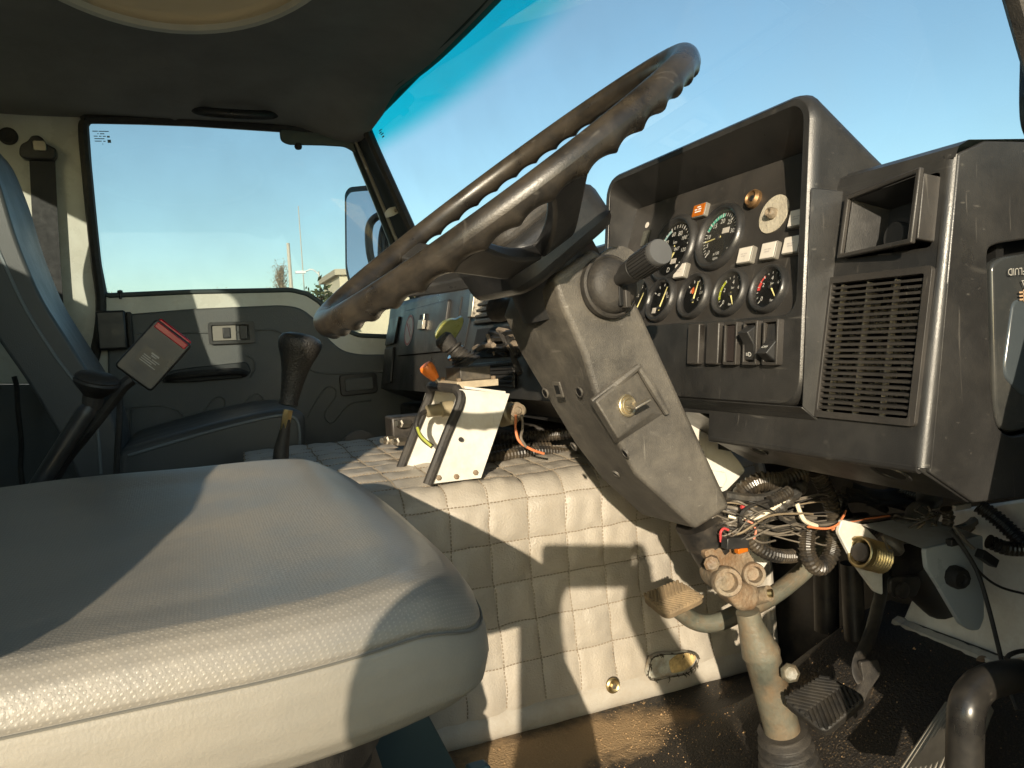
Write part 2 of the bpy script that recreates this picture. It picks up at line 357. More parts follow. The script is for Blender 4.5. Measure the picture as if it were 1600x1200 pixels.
# floor with the mat that rises to the toe board
def floor_z(x, y):
    return -0.62 + 0.17 * sstep(0.55, 1.0, x) * 1.05 * (1 - sstep(0.88, 1.04, y)) + 0.0015 * noise.noise(Vector((x * 9, y * 9, 0)))
def floormat():
    m = bpy.data.materials.new('floor_mat'); m.use_nodes = True; t = m.node_tree; L = t.links.new; b = t.nodes['Principled BSDF']
    tc = nn(t, 'ShaderNodeTexCoord')
    def nz(scale, det, rough=0.6):
        n = nn(t, 'ShaderNodeTexNoise'); n.inputs['Scale'].default_value = scale; n.inputs['Detail'].default_value = det; n.inputs['Roughness'].default_value = rough
        L(tc.outputs['Object'], n.inputs['Vector']); return n.outputs[0]
    def mr(s, a, c, lo=0.0, hi=1.0):
        r = nn(t, 'ShaderNodeMapRange'); r.inputs[1].default_value = a; r.inputs[2].default_value = c; r.inputs[3].default_value = lo; r.inputs[4].default_value = hi
        L(s, r.inputs[0]); return r.outputs[0]
    def math_(op, a, c):
        q = nn(t, 'ShaderNodeMath', operation=op)
        for i, v in enumerate((a, c)):
            if isinstance(v, float): q.inputs[i].default_value = v
            else: L(v, q.inputs[i])
        return q.outputs[0]
    # spilled sand lies in a heap beside the engine cover
    sp = nn(t, 'ShaderNodeVectorMath', operation='DISTANCE'); sc1 = nn(t, 'ShaderNodeMapping')
    sc1.inputs['Location'].default_value = (-0.48, -2.60, 0); sc1.inputs['Scale'].default_value = (1.0, 2.5, 0.0)
    L(tc.outputs['Object'], sc1.inputs['Vector']); L(sc1.outputs[0], sp.inputs[0]); sp.inputs[1].default_value = (0, 0, 0)
    heap = mr(sp.outputs['Value'], 0.06, 0.30, 1.0, 0.0)
    n1 = nz(9, 9, 0.7); blot = mr(n1, 0.35, 0.7)
    s1 = mr(math_('ADD', math_('MULTIPLY', heap, 0.75), math_('MULTIPLY', blot, 0.5)), 0.36, 0.74)
    gr = mr(nz(340, 2), 0.58, 0.72, 0.0, 0.5)
    s2 = math_('MULTIPLY', gr, mr(nz(6, 5), 0.35, 0.6))
    fac = math_('MAXIMUM', s1, s2)
    mx = nn(t, 'ShaderNodeMix', data_type='RGBA'); L(fac, mx.inputs[0]); mx.inputs[6].default_value = (0.018, 0.016, 0.014, 1); mx.inputs[7].default_value = (0.34, 0.23, 0.12, 1)
    L(mx.outputs[2], b.inputs['Base Color']); L(mr(fac, 0, 1, 0.5, 0.95), b.inputs['Roughness'])
    bp = nn(t, 'ShaderNodeBump'); bp.inputs['Strength'].default_value = 0.8; bp.inputs['Distance'].default_value = 0.003
    L(math_('ADD', nz(260, 3), math_('MULTIPLY', s1, 2.0)), bp.inputs['Height']); L(bp.outputs[0], b.inputs['Normal'])
    return m
fl = MB().grid(lambda u, v: (-0.85 + 1.95 * u, 0.24 + 2.30 * v, floor_z(-0.85 + 1.95 * u, 0.24 + 2.30 * v)), 60, 60).obj('floor', floormat(), fix=False)
prop(fl, kind='structure')
prop(MB().box(-0.85, 1.10, 0.24, 2.56, -0.80, -0.66).obj('floor_underside', black_i), kind='structure')

# walls
WZ = 0.77
lw = [aY(*p, 2.505) for p in ((-260, 60), (118, 150), (133, 178), (139, 220), (150, 400), (159, 470), (151, 545), (120, 600), (-260, 600))]
prop(MB().prism(lw, (0, 0.03, 0)).obj('side_wall', paint_w, bevel=0.004), 'cream painted rear side wall beside the passenger door', kind='structure')
lw2 = [aY(*p, 2.503) for p in ((-260, 601), (120, 601), (152, 546), (170, 900), (-260, 900))]
prop(MB().prism(lw2, (0, 0.03, 0)).obj('shaded_lower_wall', trim_m), kind='structure')  # dark colour stands in for the shade low on the cream wall
# rear wall with its window: light falls through it onto the passenger door
rwin = [(-0.74, y, z) for y, z in rrect(0.87, 1.95, 0.455, 0.715, 0.05)]
prop(MB().holed([(-0.74, 0.24, -0.7), (-0.74, 2.56, -0.7), (-0.74, 2.56, 0.80), (-0.74, 0.24, 0.80)], [rwin], (-0.03, 0, 0)).obj('rear_wall', paint_w), kind='structure')
prop(MB().prism([(-0.755, y, z) for y, z in rrect(0.86, 1.96, 0.445, 0.725, 0.05)], (-0.004, 0, 0)).obj('rear_window', glass), 'small window pane in the rear wall of the cab', 'window')
# driver's side: the door stands open, only the pillars remain
dsw = [(-0.80, -0.7), (-0.46, -0.7), (-0.46, -0.066), (-0.30, -0.072), (-0.219, -0.078), (-0.214, -0.072), (-0.221, -0.066), (-0.234, -0.050), (-0.287, 0.003), (-0.314, 0.036), (-0.37, 0.088), (-0.41, 0.16), (-0.43, 0.45), (-0.43, 0.80), (-0.80, 0.80)]  # unseen pillar; flap added to throw the slanted shadow edge across the seat
prop(MB().prism([(x, 0.245, z) for x, z in dsw], (0, 0.03, 0)).obj('shading_door_pillar', paint_w, bevel=0.006), kind='structure')
dsf = [(0.56, 0.80), (0.66, 0.80), (1.06, 0.12), (1.06, -0.7), (0.57, -0.7), (0.57, -0.36), (0.505, -0.27), (0.50, -0.16), (0.545, -0.03), (0.60, 0.10), (0.70, 0.30)]  # unseen pillar, lower part widened to keep sun off the plates under the dashboard
prop(MB().prism([(x, 0.245, z) for x, z in dsf], (0, 0.05, 0)).obj('shading_front_pillar', paint_w, bevel=0.008), kind='structure')
prop(MB().box(-0.43, 0.56, 0.245, 0.30, 0.735, 0.80).obj('roof_rail', paint_w, bevel=0.01), kind='structure')
prop(MB().box(-0.13, 0.96, 0.235, 0.30, -0.70, -0.63).obj('door_sill', rust_w, bevel=0.008), kind='structure')
# front wall under the dashboard
def fw(u, v):
    y = 0.28 + 2.26 * u; z = -0.66 + 0.78 * v
    return (1.0 + 0.012 * math.sin(y * 9) * (1 - v) - 0.03 * (1 - v) ** 4, y, z)
prop(MB().grid(fw, 40, 16).obj('front_wall', black_i, fix=False), kind='structure')
prop(MB().add([(1.06, 0.24, -0.8), (1.06, 2.56, -0.8), (1.06, 2.56, 0.14), (1.06, 0.24, 0.14)], [(0, 1, 2, 3)]).obj('front_panel', black_i), kind='structure')

# roof and lining
def xh(y): return 0.655 - 0.115 * ((y - 1.45) / 0.95) ** 2          # windscreen header line
def xw(y, z): return xh(y) + (0.75 - z) * 0.40
def liner(u, v):
    y = 0.29 + 2.23 * v; x = -0.74 + (xh(y) + 0.02 + 0.74) * u
    z = 0.785 - 0.075 * sstep(2.12, 2.50, y) - 0.05 * sstep(0.66, 0.30, y) * 0 - 0.045 * sstep(xh(y) - 0.20, xh(y), x)
    z -= 0.05 * sstep(0.6, 0.3, y)
    z += 0.004 * noise.noise(Vector((x * 4, y * 4, 3)))
    z -= 0.004 * math.exp(-((x - 0.005) / 0.006) ** 2) * sstep(1.9, 2.0, y)
    return (x, y, z)
cl_ = MB().grid(liner, 120, 60)
cl_.f = [f for f in cl_.f if sum(((cl_.v[i].x - 0.01) / 0.31) ** 2 + ((cl_.v[i].y - 1.45) / 0.50) ** 2 for i in f) / 4 > 1]
prop(cl_.obj('ceiling', liner_m, fix=False), kind='structure')
prop(MB().holed([(-0.80, 0.24, 0.80), (0.60, 0.24, 0.80), (0.60, 2.56, 0.80), (-0.80, 2.56, 0.80)], [[(0.01 + 0.30 * math.cos(k * math.pi / 24), 1.45 + 0.49 * math.sin(k * math.pi / 24), 0.80) for k in range(48)]], (0, 0, 0.04)).obj('roof', paint_w), kind='structure')
# hatch of milky plastic that lets some daylight through
hatch_t = bpy.data.materials.new('milky_plastic'); hatch_t.use_nodes = True; t = hatch_t.node_tree
tb_ = nn(t, 'ShaderNodeBsdfTranslucent'); tb_.inputs[0].default_value = (0.62, 0.52, 0.34, 1); mxh = nn(t, 'ShaderNodeMixShader'); mxh.inputs[0].default_value = 0.28
nzh = nn(t, 'ShaderNodeTexNoise'); nzh.inputs['Scale'].default_value = 5; crh = nn(t, 'ShaderNodeMix', data_type='RGBA'); t.links.new(nzh.outputs[0], crh.inputs[0])
crh.inputs[6].default_value = (0.60, 0.56, 0.44, 1); crh.inputs[7].default_value = (0.74, 0.70, 0.56, 1)
t.links.new(crh.outputs[2], t.nodes['Principled BSDF'].inputs['Base Color']); t.nodes['Principled BSDF'].inputs['Roughness'].default_value = 0.45
t.links.new(t.nodes['Principled BSDF'].outputs[0], mxh.inputs[1]); t.links.new(tb_.outputs[0], mxh.inputs[2]); t.links.new(mxh.outputs[0], t.nodes['Material Output'].inputs['Surface'])
ht = thing('roof_hatch', 'beige oval roof hatch set into the dark headlining', 'hatch', (0.01, 1.45, 0.77))
hf = frame((0.01, 1.45, 0.775), (1, 0, 0), (0, -1, 0))
MB(hf).lathe([(1.0, -0.006), (1.0, 0.010), (0.985, 0.014), (0.955, 0.012), (0.945, -0.002)], 64, 0.335, 0.525, cap=False).obj('rim', hatch_m, ht)
MB(hf).lathe([(0.95, 0.0), (0.88, -0.004), (0.80, 0.006), (0.74, 0.004), (0.5, 0.010), (0.25, 0.006), (0.0, 0.006)], 64, 0.335, 0.525).obj('panel', hatch_t, ht)
# trim rod along the lining edge, from the door corner to the screen
prop(MB().tube(smoothpath([aY(548, 208, 2.44), aY(590, 178, 2.36), aY(640, 128, 2.18), aY(690, 76, 2.02), aY(706, 62, 1.98)], 8), 0.010, 10).obj('lining_trim', M('trim_rod', (0.22, 0.21, 0.18), 0.5)), 'pale trim rod between headlining and windscreen header', 'trim')
# grab handle over the passenger door
gh = thing('ceiling_grab_handle', 'black grab handle on the headlining above the passenger window', 'handle', aY(368, 176, 2.40))
MB().tube(smoothpath(L3([(302, 168, 2.42), (312, 173, 2.40), (340, 177, 2.38), (395, 180, 2.38), (420, 180, 2.40), (430, 177, 2.42)]), 5), 0.011, 10, flat=1.3).obj('grip', blackp, gh)
for px, py in ((285, 166), (444, 176)):
    MB(zframe(aY(px, py, 2.425), (0, -0.6, -0.8))).lathe([(0.013, -0.004), (0.013, 0.003), (0.009, 0.006), (0, 0.006)], 14).obj('end_cap', rubber, gh)

mark_teal = M('glazing_print', (0.16, 0.25, 0.28), 0.6, var=0.03)
# windscreen
wsn = thing('windscreen', 'large curved windscreen with turquoise sun band along its top', 'windscreen', (0.95, 1.45, 0.12))
Z0, Z1, Y0, Y1 = 0.10, 0.755, 0.47, 2.41
MB().grid(lambda u, v: (xw(Y0 + (Y1 - Y0) * u, Z0 + (Z1 - Z0) * v), Y0 + (Y1 - Y0) * u, Z0 + (Z1 - Z0) * v), 40, 16).obj('pane', screen, wsn, fix=False)
def edge(y, z): return Vector((xw(y, z) - 0.006, y, z))
ring = [edge(Y0 + 0.02, Z0)] + [edge(Y1 - 0.05, Z0 + 0.0)] + [edge(Y1, Z0 + 0.06)] + [edge(Y1, z) for z in (0.3, 0.5, 0.66)] + [edge(Y1 - 0.015, 0.73), edge(Y1 - 0.06, Z1)]
ring += [edge(y, Z1) for y in (2.2, 2.0, 1.7, 1.45, 1.2, 0.9, 0.7)] + [edge(Y0 + 0.05, Z1), edge(Y0, 0.70)] + [edge(Y0, z) for z in (0.5, 0.3, 0.16)]
MB().tube(smoothpath(ring, 6, True), 0.016, 8, closed=True).obj('seal', rubber, wsn)
bars('glazing_mark', frame(Vector((xw(2.34, 0.66) - 0.004, 2.34, 0.66)), (0.12, -1, 0), (-0.4, 0, 1)), [(-0.012, 0.012, 0.012, 0.0015), (-0.016, 0.006, 0.006, 0.0015), (-0.010, 0.014, 0.0, 0.0015), (-0.008, 0.010, -0.008, 0.002)], mark_teal, wsn)
# pillar between door and screen (passenger side)
pl = [aY(*p, 2.50) for p in ((540, 203), (556, 240), (586, 310), (616, 385), (645, 452), (668, 520))]
pr = [edge(2.425, z) for z in (0.775, 0.69, 0.53, 0.37, 0.24, 0.10)]
pm = MB().add(pl + pr, [(i, i + 1, i + 7, i + 6) for i in range(5)])
pm.add([p + Vector((0.05, 0.08, 0)) for p in pl] + [p + Vector((0.05, 0.08, 0)) for p in pr], [(i, i + 1, i + 7, i + 6) for i in range(5)])
prop(pm.obj('windscreen_pillar', M('pillar_cover', (0.028, 0.034, 0.036), 0.5, var=0.2, vs=8)), kind='structure')
prop(MB().tube(smoothpath(L3([(548, 208, 2.47), (560, 232, 2.47), (590, 303, 2.46), (618, 372, 2.46), (640, 425, 2.46)]), 4), 0.006, 8).obj('pillar_trim', M('trim_rod2', (0.20, 0.19, 0.16), 0.5)), 'thin pale trim strip running down the windscreen pillar', 'trim')
bt = thing('pillar_bracket', 'small cream metal tab sticking out from the windscreen pillar', 'bracket', aY(612, 331, 2.44))
MB().prism(roundpoly([aY(*p, 2.44) for p in ((600, 333), (607, 325), (622, 322), (626, 330), (616, 337), (603, 341))], 0.006), (0, -0.006, 0)).obj('tab', paint_w, bt, bevel=0.001)
MB(zframe(aY(618, 329, 2.433), (0, -1, 0))).lathe([(0.006, 0), (0.006, 0.002), (0, 0.002)], 12).obj('rivet', steel_m, bt)

# ------------------------------------------------------------------ passenger door
pd = thing('passenger_door', 'far passenger door with grey vinyl trim and large dropped window', 'door', aY(400, 800, 2.5))
DY = 2.50
win = [aY(*p, DY) for p in ((134, 188), (220, 190), (300, 193), (436, 202), (546, 212), (556, 240), (585, 310), (614, 385), (640, 450), (652, 500), (640, 522), (612, 526), (560, 524), (535, 513), (516, 492), (500, 472), (480, 459), (455, 453), (300, 456), (164, 462), (152, 400), (142, 300))]
win = roundpoly(win, 0.012, 2)
dout = [aY(*p, DY) for p in ((130, 178), (300, 183), (436, 192), (553, 203), (566, 236), (597, 305), (626, 380), (655, 450), (690, 540), (690, 860), (172, 860), (153, 545), (160, 475), (150, 400), (139, 290))]
MB().holed(dout, [win], (0, 0.035, 0)).obj('door_skin', paint_w, pd, bevel=0.004)
MB().prism([p + Vector((0, 0.018, 0)) for p in win], (0, 0.004, 0)).obj('window_pane', glass, pd)
MB().tube(smoothpath(win, 1, True), 0.0075, 6, closed=True).obj('window_seal', M('dark_seal', (0.02, 0.035, 0.035), 0.5), pd)
MB().tube(smoothpath(L3([(120, 640, 2.492), (148, 556, 2.492), (158, 478, 2.492), (149, 400, 2.49), (138, 290, 2.488), (131, 210, 2.487), (134, 190, 2.487), (150, 186, 2.487), (300, 189, 2.487), (436, 199, 2.487), (548, 209, 2.487)]), 6), 0.014, 8).obj('door_seal', rubber, pd)
trim = [(168, 494), (300, 483), (440, 477), (468, 481), (490, 497), (510, 528), (533, 548), (560, 554), (680, 553), (680, 850), (176, 850)]
MB().prism(roundpoly([aY(*p, 2.499) for p in trim], 0.03, 4), (0, -0.020, 0)).obj('trim_panel', trim_m, pd, bevel=0.006, seg=3)
TY = 2.478
for pts in ([(186, 640), (212, 636), (248, 634), (274, 640), (286, 650), (284, 664), (278, 672)],
            [(310, 655), (322, 638), (334, 624), (344, 620), (352, 628), (346, 646), (330, 652)],
            [(378, 636), (390, 621), (402, 615), (412, 624), (410, 640), (402, 650)],
            [(480, 652), (500, 618), (512, 605), (524, 608), (524, 622), (508, 645), (512, 658), (522, 660), (538, 640), (552, 630), (580, 626)],
            [(214, 522), (300, 520), (360, 520), (400, 516), (430, 516), (446, 528), (462, 560), (486, 578), (520, 584), (612, 580)],
            [(385, 555), (396, 562), (398, 575), (392, 590)], [(202, 700), (205, 640)]):
    MB().tube(smoothpath([aY(a, b, TY) for a, b in pts], 6), 0.0045, 6, flat=0.6).obj('embossed_line', trim_m, pd)
lf = frame(aY(362, 520, 2.476), (1, 0, -0.01), (0, 0, 1))
la = MB(lf).holed([(x, y, 0) for x, y in rrect(-0.066, 0.066, -0.033, 0.033, 0.008)], [[(x, y, 0) for x, y in rrect(-0.057, 0.050, -0.024, 0.024, 0.004)]], (0, 0, 0.010)).obj('latch_bezel', blackp, pd, bevel=0.002)
MB(lf).box(-0.055, 0.012, -0.022, 0.022, 0.0005, 0.004).obj('latch_plate', M('latch_beige', (0.20, 0.185, 0.155), 0.5), la)
MB(lf).box(-0.026, -0.004, -0.016, 0.016, 0.0045, 0.009).obj('latch_lever', blackp, la, bevel=0.002)
MB(lf).box(0.022, 0.046, -0.021, 0.021, 0.0005, 0.006).obj('latch_slide', blackp, la, bevel=0.002)
hb = MB().prism(roundpoly([aY(*p, 2.477) for p in ((252, 598), (262, 580), (300, 574), (386, 565), (393, 582), (380, 590), (300, 597))], 0.012), (0, -0.012, 0)).obj('pull_recess', M('recess_dark', (0.03, 0.033, 0.034), 0.6), pd, bevel=0.004)
MB().tube(smoothpath(L3([(262, 592, 2.46), (275, 588, 2.44), (310, 584, 2.43), (350, 581, 2.43), (372, 580, 2.44), (384, 584, 2.46)]), 5), 0.010, 8).obj('pull_bar', rubber, hb)
af = frame(aY(560, 600, 2.476), (1, 0, 0.02), (0, 0, 1))
ab = MB(af).prism([(x, y, 0) for x, y in rrect(-0.060, 0.060, -0.034, 0.034, 0.012)], (0, 0, 0.008)).obj('ashtray_bezel', blackp, pd, bevel=0.002)
MB(af).prism([(x, y, 0.008) for x, y in rrect(-0.045, 0.045, -0.020, 0.020, 0.005)], (0, 0, 0.005)).obj('ashtray_lid', trim_m, ab, bevel=0.002)
MB(zframe(aY(188, 462, 2.495), (0, 0, 1))).lathe([(0.004, -0.01), (0.004, 0.006), (0.0075, 0.009), (0.007, 0.015), (0, 0.017)], 12).obj('lock_knob', blackp, pd)
cp = MB().prism(roundpoly([aY(*p, 2.484) for p in ((436, 203), (546, 214), (557, 241), (538, 230), (505, 228), (450, 227), (438, 221))], 0.012), (0, -0.010, 0)).obj('corner_pad', M('corner_pad', (0.10, 0.115, 0.10), 0.6), pd, bevel=0.003)
MB(zframe(aY(466, 229, 2.478), (0, -0.3, -1))).lathe([(0.010, -0.008), (0.012, 0.0), (0.010, 0.006), (0, 0.008)], 14).obj('pad_stud', rubber, cp)
bars('glazing_mark', frame(aY(160, 214, 2.512), (1, 0, 0.03), (0, 0, 1)), [(-0.024, -0.010, 0.016, 0.0012), (-0.008, 0.018, 0.016, 0.0012), (-0.012, -0.009, 0.009, 0.0013), (-0.005, 0.006, 0.009, 0.0013), (-0.022, -0.012, 0.002, 0.0012), (-0.009, -0.002, 0.002, 0.0012), (0.001, 0.009, 0.002, 0.0012), (-0.021, 0.005, -0.005, 0.0012), (-0.021, -0.003, -0.012, 0.0012), (0.001, 0.007, -0.012, 0.0012), (0.012, 0.019, 0.001, 0.0025), (0.012, 0.021, -0.012, 0.0045), (-0.002, 0.0, -0.020, 0.0012)], mark_teal, pd)
# belt reel box on the pillar
rb = thing('belt_reel_box', 'black belt reel box at the rear lower corner of the passenger window', 'belt reel', aY(180, 545, 2.45))
MB(frame(aY(180, 516, 2.46), (1, 0, 0), (0, 0, 1))).box(-0.045, 0.030, -0.055, 0.055, -0.03, 0.025).obj('casing', blackp, rb, bevel=0.006)
MB(frame(aY(180, 516, 2.46), (1, 0, 0), (0, 0, 1))).box(0.031, 0.045, -0.050, 0.050, -0.03, 0.018).obj('cover_edge', rubber, rb, bevel=0.004)
# seat belt on the pillar
sb = thing('seat_belt', 'black seat belt hanging from its anchor on the cream wall', 'seat belt', aY(80, 600, 2.47))
def strap(w, pts):
    m = MB(); c = smoothpath(pts, 5); n = len(c)
    for s in (0, 0.0015):
        m.add([p + Vector((dx, -s, 0)) for p in c for dx in (-w, w)], [(2 * i, 2 * i + 1, 2 * i + 3, 2 * i + 2) for i in range(n - 1)])
    return m
strap(0.031, L3([(66, 246, 2.475), (70, 330, 2.473), (76, 430, 2.472), (84, 540, 2.470), (90, 640, 2.468)])).obj('webbing', web_m, sb, fix=False)
strap(0.012, L3([(55, 250, 2.480), (58, 330, 2.482), (66, 430, 2.483), (74, 540, 2.483)])).obj('webbing', web_m, sb, fix=False)
an = MB().prism(roundpoly([aY(*p, 2.485) for p in ((33, 236), (36, 229), (46, 224), (52, 216), (62, 215), (70, 220), (74, 228), (90, 236), (91, 247), (86, 254), (40, 252), (33, 246))], 0.006), (0, -0.030, 0)).obj('anchor', blackp, sb, bevel=0.005, seg=3)
MB(frame(aY(62, 228, 2.452), (1, 0, 0), (0, 0, 1))).prism([(x, y, 0) for x, y in rrect(-0.016, 0.016, -0.014, 0.014, 0.006)], (0, 0, 0.005)).obj('bolt_head', steel_m, an, bevel=0.002)
MB(zframe(aY(13, 213, 2.505), (0, -1, 0))).lathe([(0.024, 0), (0.024, 0.003), (0.018, 0.006), (0.012, 0.003), (0, 0.003)], 20).obj('wall_plug', rubber, sb)
# handle on the near windscreen pillar, only its edge in view
prop(MB().tube(smoothpath(L3([(1640, 230, 0.50), (1618, 205, 0.50), (1611, 170, 0.50), (1612, 90, 0.50), (1614, 0, 0.50), (1616, -120, 0.50)]), 6), 0.010, 10).obj('pillar_grab_handle', blackp), 'black upright grab handle at the right edge, above the dashboard end', 'handle')

# ------------------------------------------------------------------ outside mirror
mr_ = thing('door_mirror', 'black framed door mirror outside the passenger window', 'mirror', aY(585, 430, 2.78))
nrm = Vector((0.74, 0.66, -0.11)).normalized(); mp0 = aY(572, 370, 2.76)
def onm(px, py): r = ray(px, py); return r * (mp0.dot(nrm) / r.dot(nrm))
mo = roundpoly([onm(a, b) for a, b in ((538, 302), (545, 292), (575, 289), (601, 290), (606, 300), (606, 450), (600, 460), (560, 460), (546, 452), (539, 420))], 0.02, 4)
c0 = sum(mo, Vector()) / len(mo)
MB().prism(mo, nrm * 0.045).obj('housing', blackp, mr_, bevel=0.003, seg=2)
mg = [c0 + (p - c0) * 0.89 - nrm * 0.0015 for p in mo]
MB().prism(mg, nrm * 0.0012).obj('mirror_glass', M('mirror_silver', (0.85, 0.87, 0.88), 0.03, metal=1.0, var=0.01, rvar=0.01), mr_)
MB().tube(smoothpath(L3([(588, 430, 2.70), (578, 395, 2.70), (577, 355, 2.70), (590, 338, 2.68), (606, 340, 2.62), (612, 350, 2.56)]), 6), 0.014, 10).obj('arm', blackp, mr_)
MB().tube(smoothpath(L3([(600, 360, 2.72), (606, 390, 2.72), (612, 420, 2.70)]), 6), 0.010, 10).obj('clamp', blackp, mr_)

# white inner panel at the foot of the front pillar
ip = [aX(a, b, 0.955) for a, b in ((1404, 982), (1424, 936), (1440, 868), (1470, 800), (1600, 780), (1720, 780), (1720, 1125), (1600, 1066), (1500, 1024))]
prop(MB().prism(ip, (0.02, 0, 0)).obj('toe_panel', M('toe_panel_paint', (0.80, 0.79, 0.74), 0.4, var=0.12, vs=8, dust=(0.30, 0.20, 0.10), damt=0.5, ds=7), bevel=0.004), kind='structure')

# ================================================================== seats
def cushion(name, mat, parent, cx, cy, hx, hy, ztop, rows, n=160, expo=6.0, tilt=0.0):
    # rows: (scale of outline, height) from the middle outwards and down
    def fn(u, v):
        a = 2 * math.pi * u; c, s = math.cos(a), math.sin(a)
        k = (abs(c) ** expo + abs(s) ** expo) ** (-1 / expo)
        t = v * (len(rows) - 1); i = min(int(t), len(rows) - 2); q = t - i
        sc_, z = [rows[i][j] * (1 - q) + rows[i + 1][j] * q for j in (0, 1)]
        x = cx + hx * k * c * sc_; y = cy + hy * k * s * sc_
        zz = ztop + z + 0.04 * (y - cy) + tilt * (x - cx) - 0.022 * sstep(cx + hx * 0.80, cx + hx * 1.0, x) * (1 - 0.5 * sstep(0.02, 0.07, -z))
        zz += 0.003 * noise.noise(Vector((x * 7, y * 7, 1.5)))
        return (x, y, zz)
    nv = (len(rows) - 1) * 4
    o = MB().grid(fn, n, nv, closeu=True).obj(name, mat, parent, fix=True, ang=80)
    acc = [0.0]
    for i in range(len(rows) - 1): acc.append(acc[-1] + math.hypot((rows[i + 1][0] - rows[i][0]) * hy, rows[i + 1][1] - rows[i][1]) / hy)
    fa = o.data.attributes.new('flat', 'FLOAT_VECTOR', 'POINT'); k_ = 0
    for jv in range(nv + 1):
        t = jv / nv * (len(rows) - 1); i = min(int(t), len(rows) - 2); q = t - i; sf = acc[i] * (1 - q) + acc[i + 1] * q
        for iu in range(n):
            a = 2 * math.pi * iu / n; c, s = math.cos(a), math.sin(a); k = (abs(c) ** expo + abs(s) ** expo) ** (-1 / expo)
            fa.data[k_].vector = (hx * k * c * sf, hy * k * s * sf, 0); k_ += 1
    return o
ds = thing('driver_seat', 'grey vinyl driver seat with perforated top in the near left foreground', 'seat', (-0.15, 0.71, -0.62))
SX, SY, HX, HY, ZT = -0.20, 0.712, 0.385, 0.282, -0.133
cushion('cushion_top', seat_m, ds, SX, SY, HX, HY, ZT, [(0.0, -0.012), (0.3, -0.012), (0.55, -0.010), (0.72, -0.007), (0.84, -0.002), (0.91, 0.0), (0.95, -0.003), (0.98, -0.010), (0.995, -0.019), (1.0, -0.026), (0.997, -0.029)])
cushion('cushion_side', seat_s, ds, SX, SY, HX, HY, ZT, [(0.997, -0.029), (1.003, -0.031), (1.010, -0.042), (1.012, -0.058), (1.004, -0.074), (0.975, -0.086), (0.9, -0.091), (0.5, -0.093), (0.0, -0.093)])
def seam(u, v):
    a = 2 * math.pi * u; e = 6.0; c, s = math.cos(a), math.sin(a); k = (abs(c) ** e + abs(s) ** e) ** (-1 / e)
    return Vector((SX + HX * k * c * 1.003, SY + HY * k * s * 1.003, 0))
sp_ = []
for i in range(200):
    p = seam(i / 200, 0); x = p.x
    p.z = ZT - 0.0295 + 0.04 * (p.y - SY) - 0.022 * sstep(SX + HX * 0.80, SX + HX, x) * 0.95 + 0.003 * noise.noise(Vector((p.x * 7, p.y * 7, 1.5))); sp_.append(p)
MB().tube(sp_, 0.0008, 5, closed=True).obj('piping', M('seat_piping', (0.12, 0.115, 0.10), 0.6), ds)
bl = MB(Matrix.Translation((-0.14, 0.72, 0)))
bl.lathe([(0.20, -0.222), (0.222, -0.235), (0.226, -0.33), (0.20, -0.345), (0.216, -0.358), (0.224, -0.40), (0.20, -0.416), (0.224, -0.43), (0.228, -0.48), (0.205, -0.495), (0.23, -0.51), (0.235, -0.60)], 48, 1.25, 1.0).obj('suspension_bellows', rubber, ds)
MB().box(-0.42, 0.175, 0.50, 0.95, -0.625, -0.585).obj('base_plate', M('base_paint', (0.03, 0.055, 0.06), 0.4), ds, bevel=0.006)
for yy in (0.505, 0.925): MB().prism([(0.16, yy, -0.30), (0.175, yy, -0.30), (0.30, yy, -0.60), (0.10, yy, -0.60)], (0, 0.012, 0)).obj('side_bracket', M('base_paint', (0.03, 0.055, 0.06), 0.4), ds, bevel=0.002)
# backrest of the driver's seat (to the left, outside the picture)
bk = [(-0.50, -0.16), (-0.455, -0.05), (-0.47, 0.15), (-0.52, 0.40), (-0.56, 0.47), (-0.62, 0.47), (-0.64, 0.40), (-0.60, 0.1), (-0.58, -0.16)]
MB().prism(roundpoly([(x, 0.46, z) for x, z in bk], 0.05, 4), (0, 0.50, 0)).obj('backrest', grey_v, ds, bevel=0.03, seg=4)

# passenger seat
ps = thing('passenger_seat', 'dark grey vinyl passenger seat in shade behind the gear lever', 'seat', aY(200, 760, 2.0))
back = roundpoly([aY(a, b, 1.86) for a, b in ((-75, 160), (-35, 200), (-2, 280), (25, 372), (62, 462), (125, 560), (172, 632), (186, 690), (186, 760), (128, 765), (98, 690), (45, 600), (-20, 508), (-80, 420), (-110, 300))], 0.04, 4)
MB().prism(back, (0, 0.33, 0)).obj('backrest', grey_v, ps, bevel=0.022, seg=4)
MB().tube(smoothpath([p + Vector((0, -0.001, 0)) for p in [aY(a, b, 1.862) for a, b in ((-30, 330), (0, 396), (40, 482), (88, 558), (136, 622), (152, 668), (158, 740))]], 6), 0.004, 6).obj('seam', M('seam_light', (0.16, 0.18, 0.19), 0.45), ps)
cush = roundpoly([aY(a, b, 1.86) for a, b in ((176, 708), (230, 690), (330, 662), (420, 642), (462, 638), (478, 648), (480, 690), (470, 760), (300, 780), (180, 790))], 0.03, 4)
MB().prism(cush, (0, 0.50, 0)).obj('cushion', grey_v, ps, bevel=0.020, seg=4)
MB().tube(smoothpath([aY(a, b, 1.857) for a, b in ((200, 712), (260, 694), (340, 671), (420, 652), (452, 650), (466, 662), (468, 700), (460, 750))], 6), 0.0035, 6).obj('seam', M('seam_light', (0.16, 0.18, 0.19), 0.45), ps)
MB(frame(aY(330, 800, 2.1), (1, 0, 0), (0, 1, 0))).box(-0.22, 0.18, -0.2, 0.22, -0.36, -0.02).obj('seat_base', black_i, ps, bevel=0.01)

